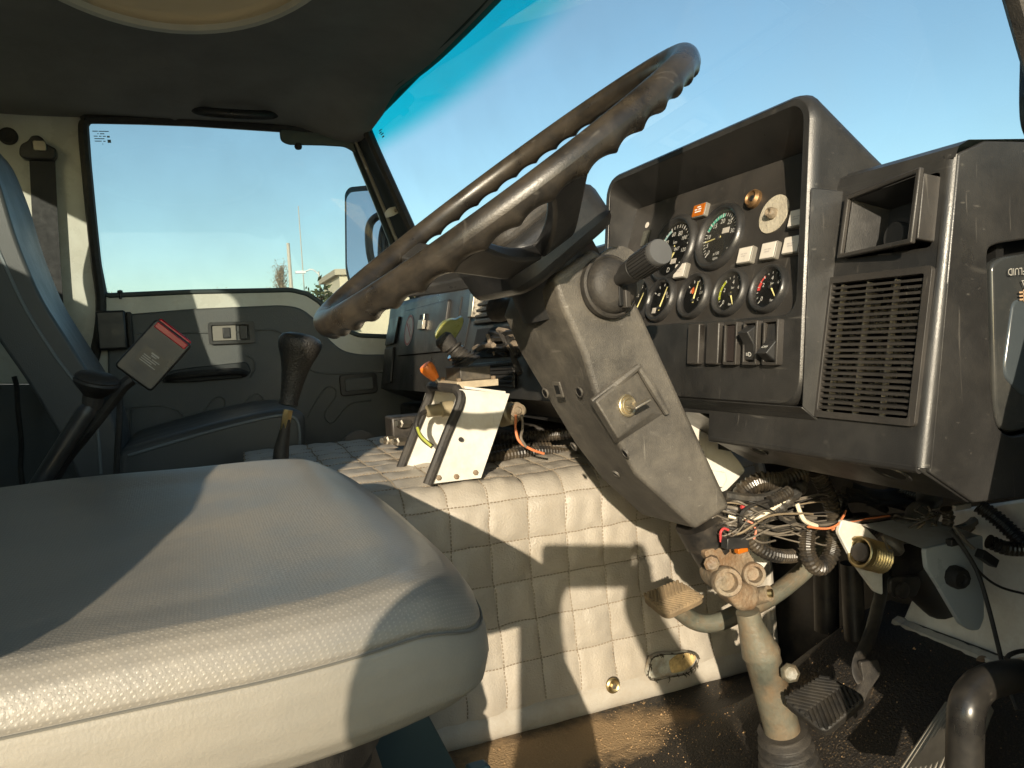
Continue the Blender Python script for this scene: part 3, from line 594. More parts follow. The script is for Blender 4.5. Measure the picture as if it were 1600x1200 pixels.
# belt buckle between the seats
bb = thing('seat_belt_buckle', 'black seat belt buckle with red release button on a stalk', 'belt buckle', aY(75, 765, 1.2))
ax = (aY(262, 530, 1.20) - aY(208, 590, 1.20)).normalized()
bf = frame(aY(240, 556, 1.20), Vector((0, 0, 0)) + (ax.cross(Vector((0, -1, 0)))), ax)      # x across, y along the buckle, z to the viewer
bf = frame(aY(240, 556, 1.20), Vector((0, -1, 0)).cross(ax) * -1, ax)
cs = MB(bf).prism([(x, y, -0.011) for x, y in rrect(-0.030, 0.030, -0.042, 0.044, 0.006)], (0, 0, 0.024)).obj('casing', blackp, bb, bevel=0.003, seg=3)
MB(bf).box(-0.026, 0.026, 0.038, 0.0475, -0.006, 0.0095).obj('release_button', red_b, bb, bevel=0.002)
MB(bf).box(-0.0255, 0.0255, 0.032, 0.0415, 0.0095, 0.0138).obj('release_button', red_b, bb, bevel=0.0015)
lab = MB(bf).box(-0.016, 0.020, -0.018, 0.006, 0.0132, 0.0136).obj('label', M('label_black', (0.008, 0.008, 0.009), 0.3), cs)
bars('label_print', bf @ Matrix.Translation((0.002, -0.006, 0.0139)), [(-0.006, 0.006, 0.008, 0.0011), (-0.004, 0.004, 0.005, 0.0007), (-0.013, -0.002, 0.001, 0.0006), (0.0, 0.012, 0.001, 0.0006), (-0.013, 0.009, -0.002, 0.0006), (-0.013, 0.004, -0.005, 0.0006), (-0.013, 0.012, -0.008, 0.0006)], mark_dim, cs)
MB().tube(smoothpath(L3([(206, 592, 1.20), (190, 605, 1.20), (172, 628, 1.20), (140, 668, 1.20), (100, 718, 1.20), (70, 770, 1.20)]), 5), [0.011] * 6 + [0.012] * 20, 10, flat=0.8).obj('stalk', rubber, bb)
# small lever with mushroom knob
ml = thing('park_lever', 'black lever with flat mushroom knob beside the belt buckle', 'lever', aY(60, 765, 1.16))
kd = (aY(150, 592, 1.16) - aY(146, 622, 1.16)).normalized() + Vector((0.10, -0.25, 0))
MB(zframe(aY(145, 625, 1.16), kd)).lathe([(0.011, -0.012), (0.013, 0.0), (0.0125, 0.006), (0.018, 0.012), (0.026, 0.020), (0.0285, 0.026), (0.027, 0.029), (0.0275, 0.031), (0.024, 0.0345), (0.012, 0.037), (0, 0.0375)], 32).obj('knob', rubber, ml)
MB().tube(smoothpath(L3([(143, 632, 1.16), (128, 655, 1.16), (100, 698, 1.16), (58, 765, 1.16)]), 5), [0.0095, 0.0105, 0.0115, 0.0125] + [0.0125] * 12, 12).obj('shaft', blackp, ml)
# cable down the side wall
prop(MB().tube(smoothpath(L3([(22, 588, 2.2), (26, 605, 2.2), (28, 640, 2.2), (33, 690, 2.2), (32, 730, 2.2), (36, 770, 2.2)]), 6), 0.006, 8).obj('wall_cable', rubber), 'thin black cable hanging behind the passenger backrest', 'cable')
prop(MB().tube(smoothpath(L3([(187, 610, 1.7), (187, 650, 1.7), (184, 700, 1.7), (182, 740, 1.7)]), 6), 0.006, 8).obj('belt_cable', rubber), 'thin black strap hanging in front of the passenger seat corner', 'strap')

# gear lever
gl = thing('gear_lever', 'tall black gear lever with grained pear shaped knob', 'gear lever', aY(438, 725, 1.35))
gb = aY(438, 725, 1.35); gtop = aY(468, 535, 1.35); gd = (aY(455, 640, 1.35) - gb).normalized()
MB().tube([gb, aY(440, 700, 1.35), aY(446, 668, 1.35), aY(448, 655, 1.35)], [0.014, 0.0125, 0.008, 0.0075], 14).obj('boot', rubber, gl)
MB(zframe(aY(446, 662, 1.35), gd)).lathe([(0.008, -0.012), (0.0085, 0.012), (0.0085, 0.024)], 6).obj('lock_nut', brass_m, gl)
kd2 = (aY(472, 524, 1.35) - aY(451, 632, 1.35)); kl = kd2.length; kd2 = kd2.normalized()
knob_m = M('knob_leather', (0.020, 0.019, 0.018), 0.34, var=0.1, vs=20, bump=1.0, bs=330, dust=(0.09, 0.08, 0.06), damt=0.2, ds=30)
kn = MB(zframe(aY(450, 634, 1.35), kd2)).lathe([(0.011, 0.0), (0.0165, 0.002), (0.0165, 0.006), (0.0150, 0.009), (0.0165, 0.022), (0.0185, 0.04), (0.022, 0.06), (0.027, 0.078), (0.0335, 0.094), (0.0365, 0.104), (0.036, 0.113), (0.031, 0.120), (0.020, 0.124), (0, 0.1255)], 32)
kn.obj('knob', knob_m, gl)

# ================================================================== engine cover, quilted
ec = thing('engine_cover', 'beige quilted leatherette engine cover between the seats', 'engine cover', (0.5, 1.12, -0.62))
QZ0, QZT, QR, QY = -0.577, -0.222, 0.05, 1.115
LV = (QZT - QR) - QZ0; LA = QR * math.pi / 2
def qprof(b):      # arc length -> (y, z, ny, nz)
    if b < LV: return (QY + 0.012 * math.sin(b * 5), QZ0 + b, -1, 0)
    if b < LV + LA:
        a = (b - LV) / QR; return (QY + 0.012 * math.sin(LV * 5) + QR - QR * math.cos(a), QZT - QR + QR * math.sin(a), -math.cos(a), math.sin(a))
    d = b - LV - LA; return (QY + 0.012 * math.sin(LV * 5) + QR + d, QZT + 0.06 * d - 0.05 * d * d, 0, 1)
def qsurf(x, b, puff):
    y, z, ny, nz = qprof(b)
    wob = 0.004 * noise.noise(Vector((x * 6, b * 6, 0.5))) + 0.003 * noise.noise(Vector((x * 23, b * 23, 2.5)))
    h = puff + wob
    return Vector((x + 0.004 * math.sin(b * 14 + x * 3), y + ny * h, z + nz * h))
QS = 0.0665; X0Q = 0.085; NC = 13; NR = 15
N = 10
hole_c = (0.735, 0.062)
for r in range(NR):
    for c in range(NC):
        if (c, r) == (10, 0): pass
        x0 = X0Q + c * QS; b0 = r * 0.0655 + (-0.012 if r == 0 else 0); b1 = (r + 1) * 0.0655
        jit = 0.004
        def cj(i, k): return jit * noise.noise(Vector((i * 1.7, k * 2.3, 9.1)))
        def fn(u, v, x0=x0, b0=b0, b1=b1, c=c, r=r):
            dx = cj(c, r) * (1 - u) * (1 - v) + cj(c + 1, r) * u * (1 - v) + cj(c, r + 1) * (1 - u) * v + cj(c + 1, r + 1) * u * v
            puff = 0.0046 * (max(0, math.sin(math.pi * u)) ** 0.42) * (max(0, math.sin(math.pi * v)) ** 0.42)
            puff += 0.0016 * noise.noise(Vector((x0 * 30 + u * 4, b0 * 30 + v * 4, 7))) + 0.0014 * math.sin(3 * math.pi * u + c * 2.1 + r) * math.sin(math.pi * v) * math.sin(math.pi * u)
            puff *= (0.85 + 0.3 * noise.noise(Vector((c * 0.9, r * 1.3, 4))))
            return qsurf(x0 + QS * u + dx, b0 + (b1 - b0) * v + dx * 0.6, puff)
        MB().grid(fn, N, N).obj('quilt_pad', quilt_m, ec, fix=False, ang=180)
# stitches along the seams of the upright side
st = MB()
for r in range(1, NR):
    for k in range(int(NC * QS / 0.006)):
        x = X0Q + k * 0.006
        p = qsurf(x, r * 0.0655 + cj((x - X0Q) / QS, r) * 0.6, 0.0012); q = qsurf(x + 0.0036, r * 0.0655 + cj((x - X0Q) / QS, r) * 0.6, 0.0012)
        st.tube([p, q], 0.0010, 4)
for c in range(NC + 1):
    for k in range(int(NR * 0.0655 / 0.006)):
        b = k * 0.006
        p = qsurf(X0Q + c * QS + cj(c, b / 0.0655), b, 0.0012); q = qsurf(X0Q + c * QS + cj(c, b / 0.0655), b + 0.0036, 0.0012)
        st.tube([p, q], 0.0010, 4)
prop(st.obj('stitching', M('stitch_thread', (0.22, 0.18, 0.13), 0.8), ec), kind='stuff')
# body below the quilting and the plain hem
XA, XB = X0Q, X0Q + NC * QS
MB().grid(lambda u, v: (XA + (XB - XA) * u, QY + 0.003 - 0.014 * math.sin(math.pi * min(1, v * 1.2)) ** 0.5 + 0.004 * noise.noise(Vector((u * 14, 0, 0))), -0.626 + 0.056 * v), 40, 8).obj('hem', hem_m, ec, fix=False)
MB().box(XA + 0.005, XB - 0.005, QY + 0.03, 1.80, -0.62, QZT - 0.02).obj('core', M('cover_core', (0.10, 0.09, 0.08), 0.8), ec)
# rolled front end
MB().tube(smoothpath([Vector((XB + 0.002, qprof(b)[0] + qprof(b)[2] * 0.002, qprof(b)[1])) for b in (-0.04, 0.05, 0.15, 0.25, LV, LV + LA * 0.5, LV + LA, LV + LA + 0.2, LV + LA + 0.5)], 4), 0.010, 8).obj('edge_roll', hem_m, ec)
# washer and screw, torn hole with foam
wf = zframe(aY(957, 1071, 1.100), (0, -1, 0.08))
ws_ = MB(wf).lathe([(0.0125, 0), (0.0125, 0.003), (0.010, 0.005), (0.007, 0.003), (0, 0.003)], 24).obj('washer', brass_m, ec)
MB(wf).lathe([(0.0045, 0.003), (0.0045, 0.007), (0.003, 0.009), (0, 0.009)], 6).obj('screw', steel_m, ws_)
tp = [(1013, 1045), (1018, 1028), (1034, 1022), (1056, 1021), (1076, 1018), (1090, 1024), (1086, 1040), (1070, 1052), (1046, 1057), (1022, 1062), (1012, 1058)]
tq = [aY(a, b, 1.098) for a, b in tp]
MB().prism(roundpoly(tq, 0.006, 3), (0, 0.012, 0)).obj('torn_foam', M('bare_metal_patch', (0.42, 0.43, 0.38), 0.5, var=0.4, vs=40, bump=0.8, bs=120, dust=(0.20, 0.11, 0.04), damt=1.0, ds=24), ec, bevel=0.003)
MB().prism(roundpoly([aY(a, b, 1.095) for a, b in ((1046, 1034), (1058, 1024), (1076, 1020), (1089, 1025), (1084, 1038), (1068, 1049), (1050, 1053))], 0.005, 3), (0, 0.006, 0)).obj('foam_edge', M('ochre_foam', (0.50, 0.36, 0.16), 0.9, var=0.5, vs=60, bump=1.0, bs=140), ec, bevel=0.002)
fb = MB()
for i in range(30):
    k = random.random() * len(tq); a = tq[int(k) % len(tq)].lerp(tq[(int(k) + 1) % len(tq)], k % 1)
    q = a + Vector((random.uniform(-0.006, 0.006), random.uniform(-0.006, -0.001), random.uniform(-0.012, 0.004))); fb.tube([a, a.lerp(q, 0.5) + Vector((0.001, -0.002, 0)), q], [0.0016, 0.0011, 0.0004], 5)
MB().tube(smoothpath([p + Vector((0, -0.003, 0)) for p in tq], 4, True), [0.0009 + 0.0012 * noise.noise(Vector((i * 0.7, 0, 0))) for i in range(len(tq) * 4)], 7, closed=True).obj('torn_edge', M('torn_dark', (0.05, 0.042, 0.03), 0.9), ec)
prop(fb.obj('torn_threads', M('torn_dark', (0.05, 0.042, 0.03), 0.9), ec), kind='stuff')

# crumbs of sand and grit on the floor mat
cr = MB()
for i in range(1500):
    if random.random() < 0.6: x = random.gauss(0.62, 0.15); y = random.gauss(1.0, 0.06)
    else: x = random.uniform(0.2, 0.95); y = random.uniform(0.5, 1.1)
    if y > 1.105: continue
    s = random.uniform(0.0004, 0.0014) * (2.2 if random.random() < 0.04 else 1); z = floor_z(x, y)
    a = random.random() * 6
    cr.add([(x + s * math.cos(a), y + s * math.sin(a), z), (x + s * math.cos(a + 2.1), y + s * math.sin(a + 2.1), z), (x + s * math.cos(a + 4.2), y + s * math.sin(a + 4.2), z), (x, y, z + s * 1.2)], [(0, 1, 3), (1, 2, 3), (2, 0, 3)])
prop(cr.obj('floor_grit', M('grit', (0.34, 0.22, 0.11), 0.95, var=0.4, vs=90), smooth=False), 'loose sand and grit scattered over the black floor mat', 'grit', kind='stuff')

# ================================================================== dashboard
db = thing('dashboard', 'black plastic dashboard with instrument binnacle running under the windscreen', 'dashboard', (0.6, 1.45, -0.16))
FX, FK = 0.55, 0.19                       # main face: x = FX + FK z
def F(px, py, off=0.0): return aP(px, py, FX - off, FK)
def Fz(y, z, off=0.0): return Vector((FX - off + FK * z, y, z))
YE = 0.435                                # near end of the dashboard
# openings in the face
grl = [F(1297, 434), F(1466, 416), F(1430, 666), F(1271, 652)]
ash = [F(1330, 308), F(1470, 268), F(1455, 386), F(1316, 406)]
bin_hole = [Fz(y, z) for y, z in ((0.566, 0.1265), (0.936, 0.1265), (0.936, -0.06), (0.566, -0.06))]
vent1 = [F(800, 447), F(772, 452), F(742, 505), F(790, 520)]
face = [Fz(YE + 0.0085, 0.128), Fz(2.33, 0.128), Fz(2.33, -0.115), Fz(0.712, -0.092), Fz(0.709, -0.118), Fz(YE + 0.0085, -0.118)]
MB().holed(face, [roundpoly(grl, 0.006, 2), roundpoly(ash, 0.004, 2), bin_hole], (0.006, 0, 0)).obj('face', dash_m, db)
# top, rounded front lip
def top(u, v, ya=0, yb=0):
    y = ya + (yb - ya) * u
    pts = [(FX + FK * 0.128, 0.128), (FX + FK * 0.128 + 0.004, 0.137), (FX + FK * 0.128 + 0.016, 0.1425), (0.67, 0.147), (0.80, 0.152), (0.90, 0.154)]
    t = v * 5; i = min(4, int(t)); q = t - i
    xx = pts[i][0] * (1 - q) + pts[i + 1][0] * q
    if i >= 3: xx = min(xx, xw(y, 0.15) - 0.012)
    return (xx, y, pts[i][1] * (1 - q) + pts[i + 1][1] * q)
for ya_, yb_ in ((YE, 0.557), (0.945, 2.33)): MB().grid(lambda u, v: top(u, v, ya_, yb_), 30, 10).obj('top', dash_m, db, fix=False)
# near end
endp = [(FX + FK * 0.128 + 0.004, 0.131), (0.61, 0.1425), (0.90, 0.152), (0.93, -0.15), (0.70, -0.160), (0.585, -0.153), (FX + FK * -0.118 + 0.008, -0.122)]
eh = [aY(a, b, YE) for a, b in ((1542, 388), (1560, 380), (1760, 350), (1760, 640), (1580, 684), (1556, 668), (1548, 600))]
MB().holed([(x, YE, z) for x, z in endp], [roundpoly(eh, 0.01, 3)], (0, 0.006, 0)).obj('end_panel', dash_m, db, bevel=0.0015)
# rounded corner between face and end
MB().tube([Fz(YE + 0.0085, z) + Vector((0.0085, 0, 0)) for z in (0.130, 0.06, 0.0, -0.06, -0.119)], 0.0085, 14).obj('corner', dash_m, db)
# lower panel sloping away under the face
lo = [Fz(YE + 0.004, -0.119), Fz(0.709, -0.119), Vector((0.584, 0.704, -0.153)), Vector((0.590, 0.675, -0.150)), Vector((0.585, 0.58, -0.152)), Vector((0.585, YE + 0.004, -0.154))]
lp = MB().prism(lo, (0.006, 0, 0.004)).obj('lower_panel', dash_m, db, bevel=0.0015)
MB().tube([Fz(y, -0.119) + Vector((0.004, 0, 0)) for y in (YE + 0.006, 0.55, 0.65, 0.709)], 0.0045, 10).obj('lower_edge', dash_m, db)
ln = (lo[5] - lo[0]).cross(lo[1] - lo[0]).normalized()
if ln.x > 0: ln = -ln
def onlow(px, py):
    r = ray(px, py); return r * (lo[0].dot(ln) / r.dot(ln))
for px, py, r_ in ((1186, 704, 0.0075), (1392, 738, 0.013)):
    hf_ = zframe(onlow(px, py), ln)
    pg = MB(hf_).lathe([(r_ * 1.35, -0.001), (r_ * 1.3, 0.0015), (r_ * 1.0, 0.0008), (r_ * 0.95, -0.002)], 24, cap=False).obj('plug_rim', dash_m, lp)
    MB(hf_).lathe([(r_ * 0.97, 0.0006), (r_ * 0.5, 0.0004), (0, 0.0004)], 24).obj('plug_hole', M('void_black', (0.004, 0.004, 0.004), 0.7), lp)
# dark inside of the dashboard
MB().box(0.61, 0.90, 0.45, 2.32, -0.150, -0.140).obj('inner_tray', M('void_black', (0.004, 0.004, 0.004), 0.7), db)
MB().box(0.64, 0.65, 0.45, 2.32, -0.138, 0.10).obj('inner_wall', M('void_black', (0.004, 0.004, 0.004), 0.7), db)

# ---- heater grille
gc = sum(grl, Vector()) / 4
gu = ((grl[1] - grl[0]) + (grl[2] - grl[3])).normalized(); gv = ((grl[0] - grl[3]) + (grl[1] - grl[2])).normalized()
gfr = frame(gc, gu, gv); gi = gfr.inverted(); gq = [gi @ p for p in grl]
gw = (gq[1].x - gq[0].x + gq[2].x - gq[3].x) / 4; gh_ = (gq[0].y - gq[3].y + gq[1].y - gq[2].y) / 4
gr_ = MB(gfr).holed([(x, y, -0.002) for x, y in rrect(-gw, gw, -gh_, gh_, 0.004)], [[(x, y, -0.002) for x, y in rrect(-gw + 0.007, gw - 0.007, -gh_ + 0.006, gh_ - 0.006, 0.002)]], (0, 0, 0.006)).obj('grille', dash2_m, db, bevel=0.0015)
NS = 22
for k in range(NS):
    yy = -gh_ + 0.010 + (2 * gh_ - 0.020) * k / (NS - 1)
    MB(gfr @ Matrix.Translation((0, yy, 0)) @ Matrix.Rotation(R(14), 4, 'X')).box(-gw + 0.0065, gw - 0.0065, -0.0011, 0.0011, -0.005, 0.0025).obj('slat', dash2_m, gr_)
for k in range(4):
    xx = -gw + 0.012 + (2 * gw - 0.024) * k / 3
    MB(gfr).box(xx - 0.0008, xx + 0.0008, -gh_ + 0.006, gh_ - 0.006, -0.010, -0.004).obj('rib', M('rib_grey', (0.30, 0.29, 0.27), 0.6), gr_)
bkp = MB(gfr)
for i in range(170):
    x = random.uniform(-gw + 0.01, gw - 0.012); y = random.uniform(-gh_ + 0.01, gh_ - 0.01); s = random.uniform(0.001, 0.0035)
    bkp.box(x - s, x + s * 0.6, y - s, y + s * 0.7, -0.020, -0.016 + random.uniform(0, 0.004))
prop(bkp.obj('core_fins', sponge, gr_), kind='stuff')

# ---- ashtray bin, swung out of its slot
ac = sum(ash, Vector()) / 4
afr = frame(ac, ash[1] - ash[0] + ash[2] - ash[3], ash[0] - ash[3] + ash[1] - ash[2]); ai = afr.inverted(); aq = [ai @ p for p in ash]
ax0 = min(p.x for p in aq) + 0.004; ax1 = max(p.x for p in aq) - 0.004
def ashp(i, dz): return (aq[i].x, aq[i].y, dz)
hinge = afr @ Matrix.Translation((ax0, 0, 0)) @ Matrix.Rotation(R(-9), 4, 'Y') @ Matrix.Translation((-ax0, 0, 0))
outer = [Vector((p.x * 1.0, p.y, 0.002)) for p in aq]; cen = sum(outer, Vector()) / 4
inner = [cen + Vector(((p - cen).x * 0.90, (p - cen).y * 0.86, 0)) for p in outer]
am = MB(hinge)
am.holed([tuple(p) for p in outer], [[tuple(p) for p in inner]], (0, 0, 0.005))
ash_o = am.obj('ashtray', dash2_m, db, bevel=0.0012)
wl_ = MB(hinge)
for i in range(4):
    a, b = inner[i], inner[(i + 1) % 4]; sh = Vector((0.006, 0.004, -0.032)) if False else Vector((0, 0, -0.034))
    q = 0.78
    a2 = cen + (a - cen) * q + sh; b2 = cen + (b - cen) * q + sh
    wl_.add([a, b, b2, a2], [(0, 1, 2, 3)])
wl_.add([cen + (p - cen) * 0.78 + Vector((0, 0, -0.034)) for p in inner], [(0, 1, 2, 3)])
wl_.obj('tray_walls', blackp, ash_o, fix=False)
MB(hinge).box(outer[1].x - 0.006, outer[1].x - 0.001, outer[2].y + 0.004, outer[1].y - 0.004, -0.030, 0.0018).obj('tray_side', dash2_m, ash_o, bevel=0.001)
MB(hinge @ Matrix.Translation((cen.x - 0.004, cen.y - 0.012, -0.034))).lathe([(0.013, 0), (0.013, 0.016), (0.012, 0.018), (0, 0.018)], 24).obj('snuffer', blackp, ash_o)
MB(zframe(hinge @ Vector((inner[1].x - 0.004, inner[1].y - 0.012, -0.006)), (-0.6, -0.3, 0.4))).lathe([(0.0075, -0.003), (0.0078, 0), (0.006, 0.002), (0.004, 0.0005), (0, 0.001)], 18, 0.8, 1.3).obj('lamp_socket', bronze, ash_o)
MB(afr).box(ax0 - 0.01, ax1 + 0.006, -0.05, 0.05, -0.052, -0.05).obj('slot_back', M('void_black', (0.004, 0.004, 0.004), 0.7), db)

MB(afr).box(ax0 - 0.01, ax1 + 0.006, aq[0].y + 0.004, aq[0].y + 0.006, -0.052, -0.006).obj('slot_roof', M('void_black', (0.004, 0.004, 0.004), 0.7), db)
# ---- fluid reservoir flap in the near end
rc = [aY(a, b, YE + 0.002) for a, b in ((1550, 412), (1566, 401), (1770, 372), (1770, 640), (1580, 676), (1564, 670), (1556, 640))]
rs = MB().prism(roundpoly(rc, 0.008, 4), (0, 0.010, 0)).obj('reservoir_flap', reserv, db, bevel=0.003, seg=3)
rr_ = [aY(a, b, YE) for a, b in ((1584, 470), (1600, 466), (1760, 450), (1760, 630), (1600, 620), (1572, 590), (1570, 570))]
MB().prism(roundpoly(rr_, 0.008, 3), (0, 0.006, 0)).obj('flap_well', M('flap_blue_grey', (0.05, 0.06, 0.066), 0.2), rs, bevel=0.003)
tfr = frame(aY(1603, 421, YE + 0.0012), (-1, 0, 0.05), (0, 0, -1))       # printed upside down
tfr = frame(aY(1600, 421, YE - 0.0008), (1, 0, 0.03), (0, 0, 1)) @ Matrix.Rotation(math.pi, 4, 'Z')
text('flap_print', 'BRAKE FLUID', 0.0085, tfr @ Matrix.Translation((-0.004, 0.001, 0.0006)), mark_dim, rs)
text('flap_print', '\u25b3', 0.010, tfr @ Matrix.Translation((0.0, 0.012, 0.0006)), mark_dim, rs)
bars('flap_print', tfr @ Matrix.Translation((0.002, 0.022, 0.0006)), [(-0.006, 0.006, 0.003, 0.0007), (-0.006, 0.006, 0.0, 0.0007), (-0.006, 0.006, -0.003, 0.0007), (-0.001, 0.001, 0.0, 0.005)], M('print_rust', (0.45, 0.30, 0.18), 0.5), rs)
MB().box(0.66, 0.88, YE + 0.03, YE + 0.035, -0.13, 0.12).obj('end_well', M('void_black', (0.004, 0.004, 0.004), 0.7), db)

# ---- binnacle
HXa, HK = 0.528, 0.10                    # rim plane of the hood
def H(y, z, off=0.0): return Vector((HXa - off + HK * z, y, z))
BY0, BY1, BZ0, BZ1 = 0.556, 0.946, -0.078, 0.222
def bout(d=0.0, z0=None): return rrect(BY0 + d, BY1 - d, (BZ0 if z0 is None else z0) + d, BZ1 - d, max(0.004, 0.030 - d), 6)
NB = len(bout())
# profile of the hood: outer skin from the screen to the rim, round the rim, back inside to the panel
PXa, PK = 0.530, 0.345                   # instrument panel plane
def Pz(y, z, off=0.0): return Vector((PXa - off + PK * z, y, z))
ZS = 0.012                               # seam between instruments and switches
layers = []
o1 = [Vector((0.665, y, z * 0.148 / BZ1 if z > 0 else z)) for y, z in bout(0.004)]
o2 = [H(y, z) + Vector((0.012, 0, 0)) for y, z in bout(0.0)]
o3 = [H(y, z) + Vector((0.004, 0, 0)) for y, z in bout(0.0012)]
o4 = [H(y, z) for y, z in bout(0.0045)]
hood = MB(); seq = [o1, o2, o3, o4]
b0 = sum(seq, [])
hood.add(b0, [(i * NB + k, i * NB + (k + 1) % NB, (i + 1) * NB + (k + 1) % NB, (i + 1) * NB + k) for i in range(3) for k in range(NB)])
# rim front face: from o4 to the recess opening and the switch strip
rec = rrect(BY0 + 0.013, BY1 - 0.013, ZS, BZ1 - 0.011, 0.018, 6)
hood.obj('hood', dash_m, db, ang=50)
MB().holed([H(y, z, 0.0) for y, z in bout(0.0045)], [[H(y, z) for y, z in rec]], (0.003, 0, 0)).obj('hood_rim', dash_m, db, bevel=0.0012)
ri = MB(); A = [H(y, z) + Vector((0.001, 0, 0)) for y, z in rec]; B = [Pz(y * 1.0, min(z, 0.176)) + Vector((0.003, 0, 0)) for y, z in rec]; n_ = len(rec)
ri.add(A + B, [(k, (k + 1) % n_, n_ + (k + 1) % n_, n_ + k) for k in range(n_)]).obj('hood_lining', blackp, db, fix=False)
# chamfer strip along the lower edge and right edge of the binnacle
MB().prism([H(BY0 + 0.001, BZ0 + 0.003), H(BY1 - 0.001, BZ0 + 0.003), Fz(BY1 + 0.004, BZ0 - 0.010, 0.001), Fz(BY0 - 0.006, BZ0 - 0.010, 0.001)], (0.004, 0, 0)).obj('chamfer', dash_m, db, bevel=0.001)
MB().prism([H(BY0, BZ0 + 0.003), H(BY0, 0.128), Fz(BY0 - 0.008, 0.124, 0.001), Fz(BY0 - 0.006, BZ0 - 0.010, 0.001)], (0.004, 0.002, 0)).obj('chamfer', dash_m, db, bevel=0.001)
pn = MB().prism([Pz(y, z) for y, z in rrect(BY0 + 0.008, BY1 - 0.008, ZS - 0.001, BZ1 - 0.045, 0.006, 3)], (0.004, 0, 0)).obj('instrument_panel', dash2_m, db)
pu = Vector((PK, 0, 1)).normalized(); pn_ = Vector((0, -1, 0)).cross(pu)
def PF(px, py, off=0.0003): 
    p = aP(px, py, PXa, PK); return frame(p + pn_ * off, (0, -1, 0), pu)
def PD(px, py): return -(CAMROT.transposed() @ aP(px, py, PXa, PK)).z

def gauge(px, py, hpx, ticks, a0, a1, nums, needle, extra=None, label=None, big=False):
    fr = PF(px, py); r = hpx / 2 * PD(px, py) / FOC * 1.03
    g = MB(fr).lathe([(r * 1.10, -0.001), (r * 1.10, 0.002), (r * 1.04, 0.0065), (r * 0.98, 0.0078), (r * 0.93, 0.0075), (r * 0.87, 0.005), (r * 0.83, 0.0005)], 40, cap=False).obj('gauge', blackp, db, ang=60)
    if label: g['label'] = label
    MB(fr).lathe([(r * 0.85, 0.0008), (0, 0.0008)], 36).obj('dial', dial_m, g)
    def at(deg, rad): t = R(90 - deg); return (rad * r * math.cos(t), rad * r * math.sin(t))
    mk = MB(fr)
    for k in range(ticks):
        d = a0 + (a1 - a0) * k / (ticks - 1); maj = (k % 5 == 0) or ticks < 9
        x, y = at(d, 0.74); fr2 = Matrix.Translation((x, y, 0)) @ Matrix.Rotation(R(-d), 4, 'Z')
        w = (0.020 if maj else 0.012) * r; h = (0.085 if maj else 0.06) * r
        mk.add([fr2 @ Vector(c) for c in ((-w, -h, 0.0012), (w, -h, 0.0012), (w, h * 0.7, 0.0012), (-w, h * 0.7, 0.0012))], [(0, 1, 2, 3)])
    mk.obj('scale_marks', mark_w, g, smooth=False, fix=False)
    for d, rad, s, sz in nums:
        x, y = at(d, rad); text('numeral', s, r * sz, fr @ Matrix.Translation((x, y, 0.0013)), mark_w, g, bold=0.0)
    for (d0, d1, ra, rb_, m_) in (extra or []):
        ar = MB(fr); K = 14
        pts = [at(d0 + (d1 - d0) * k / K, ra) + (0.0011,) for k in range(K + 1)] + [at(d0 + (d1 - d0) * k / K, rb_) + (0.0011,) for k in range(K + 1)]
        ar.add(pts, [(k, k + 1, K + 2 + k, K + 1 + k) for k in range(K)]).obj('colour_arc', m_, g, smooth=False, fix=False)
    cx, cy, d, ln_, w = needle
    nf = fr @ Matrix.Translation((cx * r, cy * r, 0.0022)) @ Matrix.Rotation(R(-d), 4, 'Z')
    MB(nf).add([(-w * r, -0.12 * r, 0), (w * r, -0.12 * r, 0), (w * r * 0.5, ln_ * r, 0), (-w * r * 0.5, ln_ * r, 0), (0, 0, 0.0012)], [(0, 1, 4), (1, 2, 4), (2, 3, 4), (3, 0, 4)]).obj('needle', needle_m, g, smooth=False)
    MB(nf).lathe([(0.09 * r, 0.0), (0.08 * r, 0.0022), (0, 0.0026)], 16).obj('needle_hub', blackp, g)
    MB(fr).lathe([(r * 0.86, 0.0042), (0, 0.0042)], 36).obj('glass', gauge_g, g)
    return g, fr, r
# speedometer and rev counter
g1, f1, r1 = gauge(1054, 390, 100, 26, -135, 135, [(-20, 0.52, '60', 0.20), (20, 0.50, '80', 0.22), (55, 0.52, '100', 0.18), (-60, 0.54, '40', 0.2), (-100, 0.54, '20', 0.2), (0, 0.22, 'km', 0.16), (100, 0.54, '120', 0.17)], (0, 0, -150, 0.55, 0.03), [(-75, -28, 0.66, 0.76, mark_b)], 'speedometer half hidden behind the stalk switch')
text('odometer', '1129847', r1 * 0.17, f1 @ Matrix.Translation((0, -0.02 * r1, 0.0013)), mark_w, g1)
MB(f1 @ Matrix.Translation((0.14 * r1, -0.40 * r1, 0.001))).box(-0.13 * r1, 0.13 * r1, -0.08 * r1, 0.08 * r1, 0, 0.0006).obj('tell_tale', lens_w, g1)
text('numeral', 'D', r1 * 0.22, f1 @ Matrix.Translation((-0.02 * r1, -0.66 * r1, 0.0013)), mark_w, g1)
MB(f1 @ Matrix.Translation((0.02 * r1, -0.22 * r1, 0.0012))).add([(-0.10 * r1, -0.08 * r1, 0), (-0.02 * r1, -0.10 * r1, 0), (0.10 * r1, 0.10 * r1, 0), (0.0, 0.12 * r1, 0)], [(0, 1, 2, 3)]).obj('trip_pointer', needle_m, g1, smooth=False, fix=False)
g2, f2, r2 = gauge(1126, 371, 97, 31, -140, 130, [(-140, 0.60, '0', 0.2), (-112, 0.58, '5', 0.2), (-82, 0.58, '10', 0.2), (-42, 0.55, '15', 0.22), (-2, 0.52, '20', 0.22), (38, 0.56, '25', 0.22), (78, 0.58, '30', 0.2)], (-0.02, -0.02, -97, 0.66, 0.03), [(-68, 2, 0.66, 0.78, mark_g)], 'rev counter with green arc')
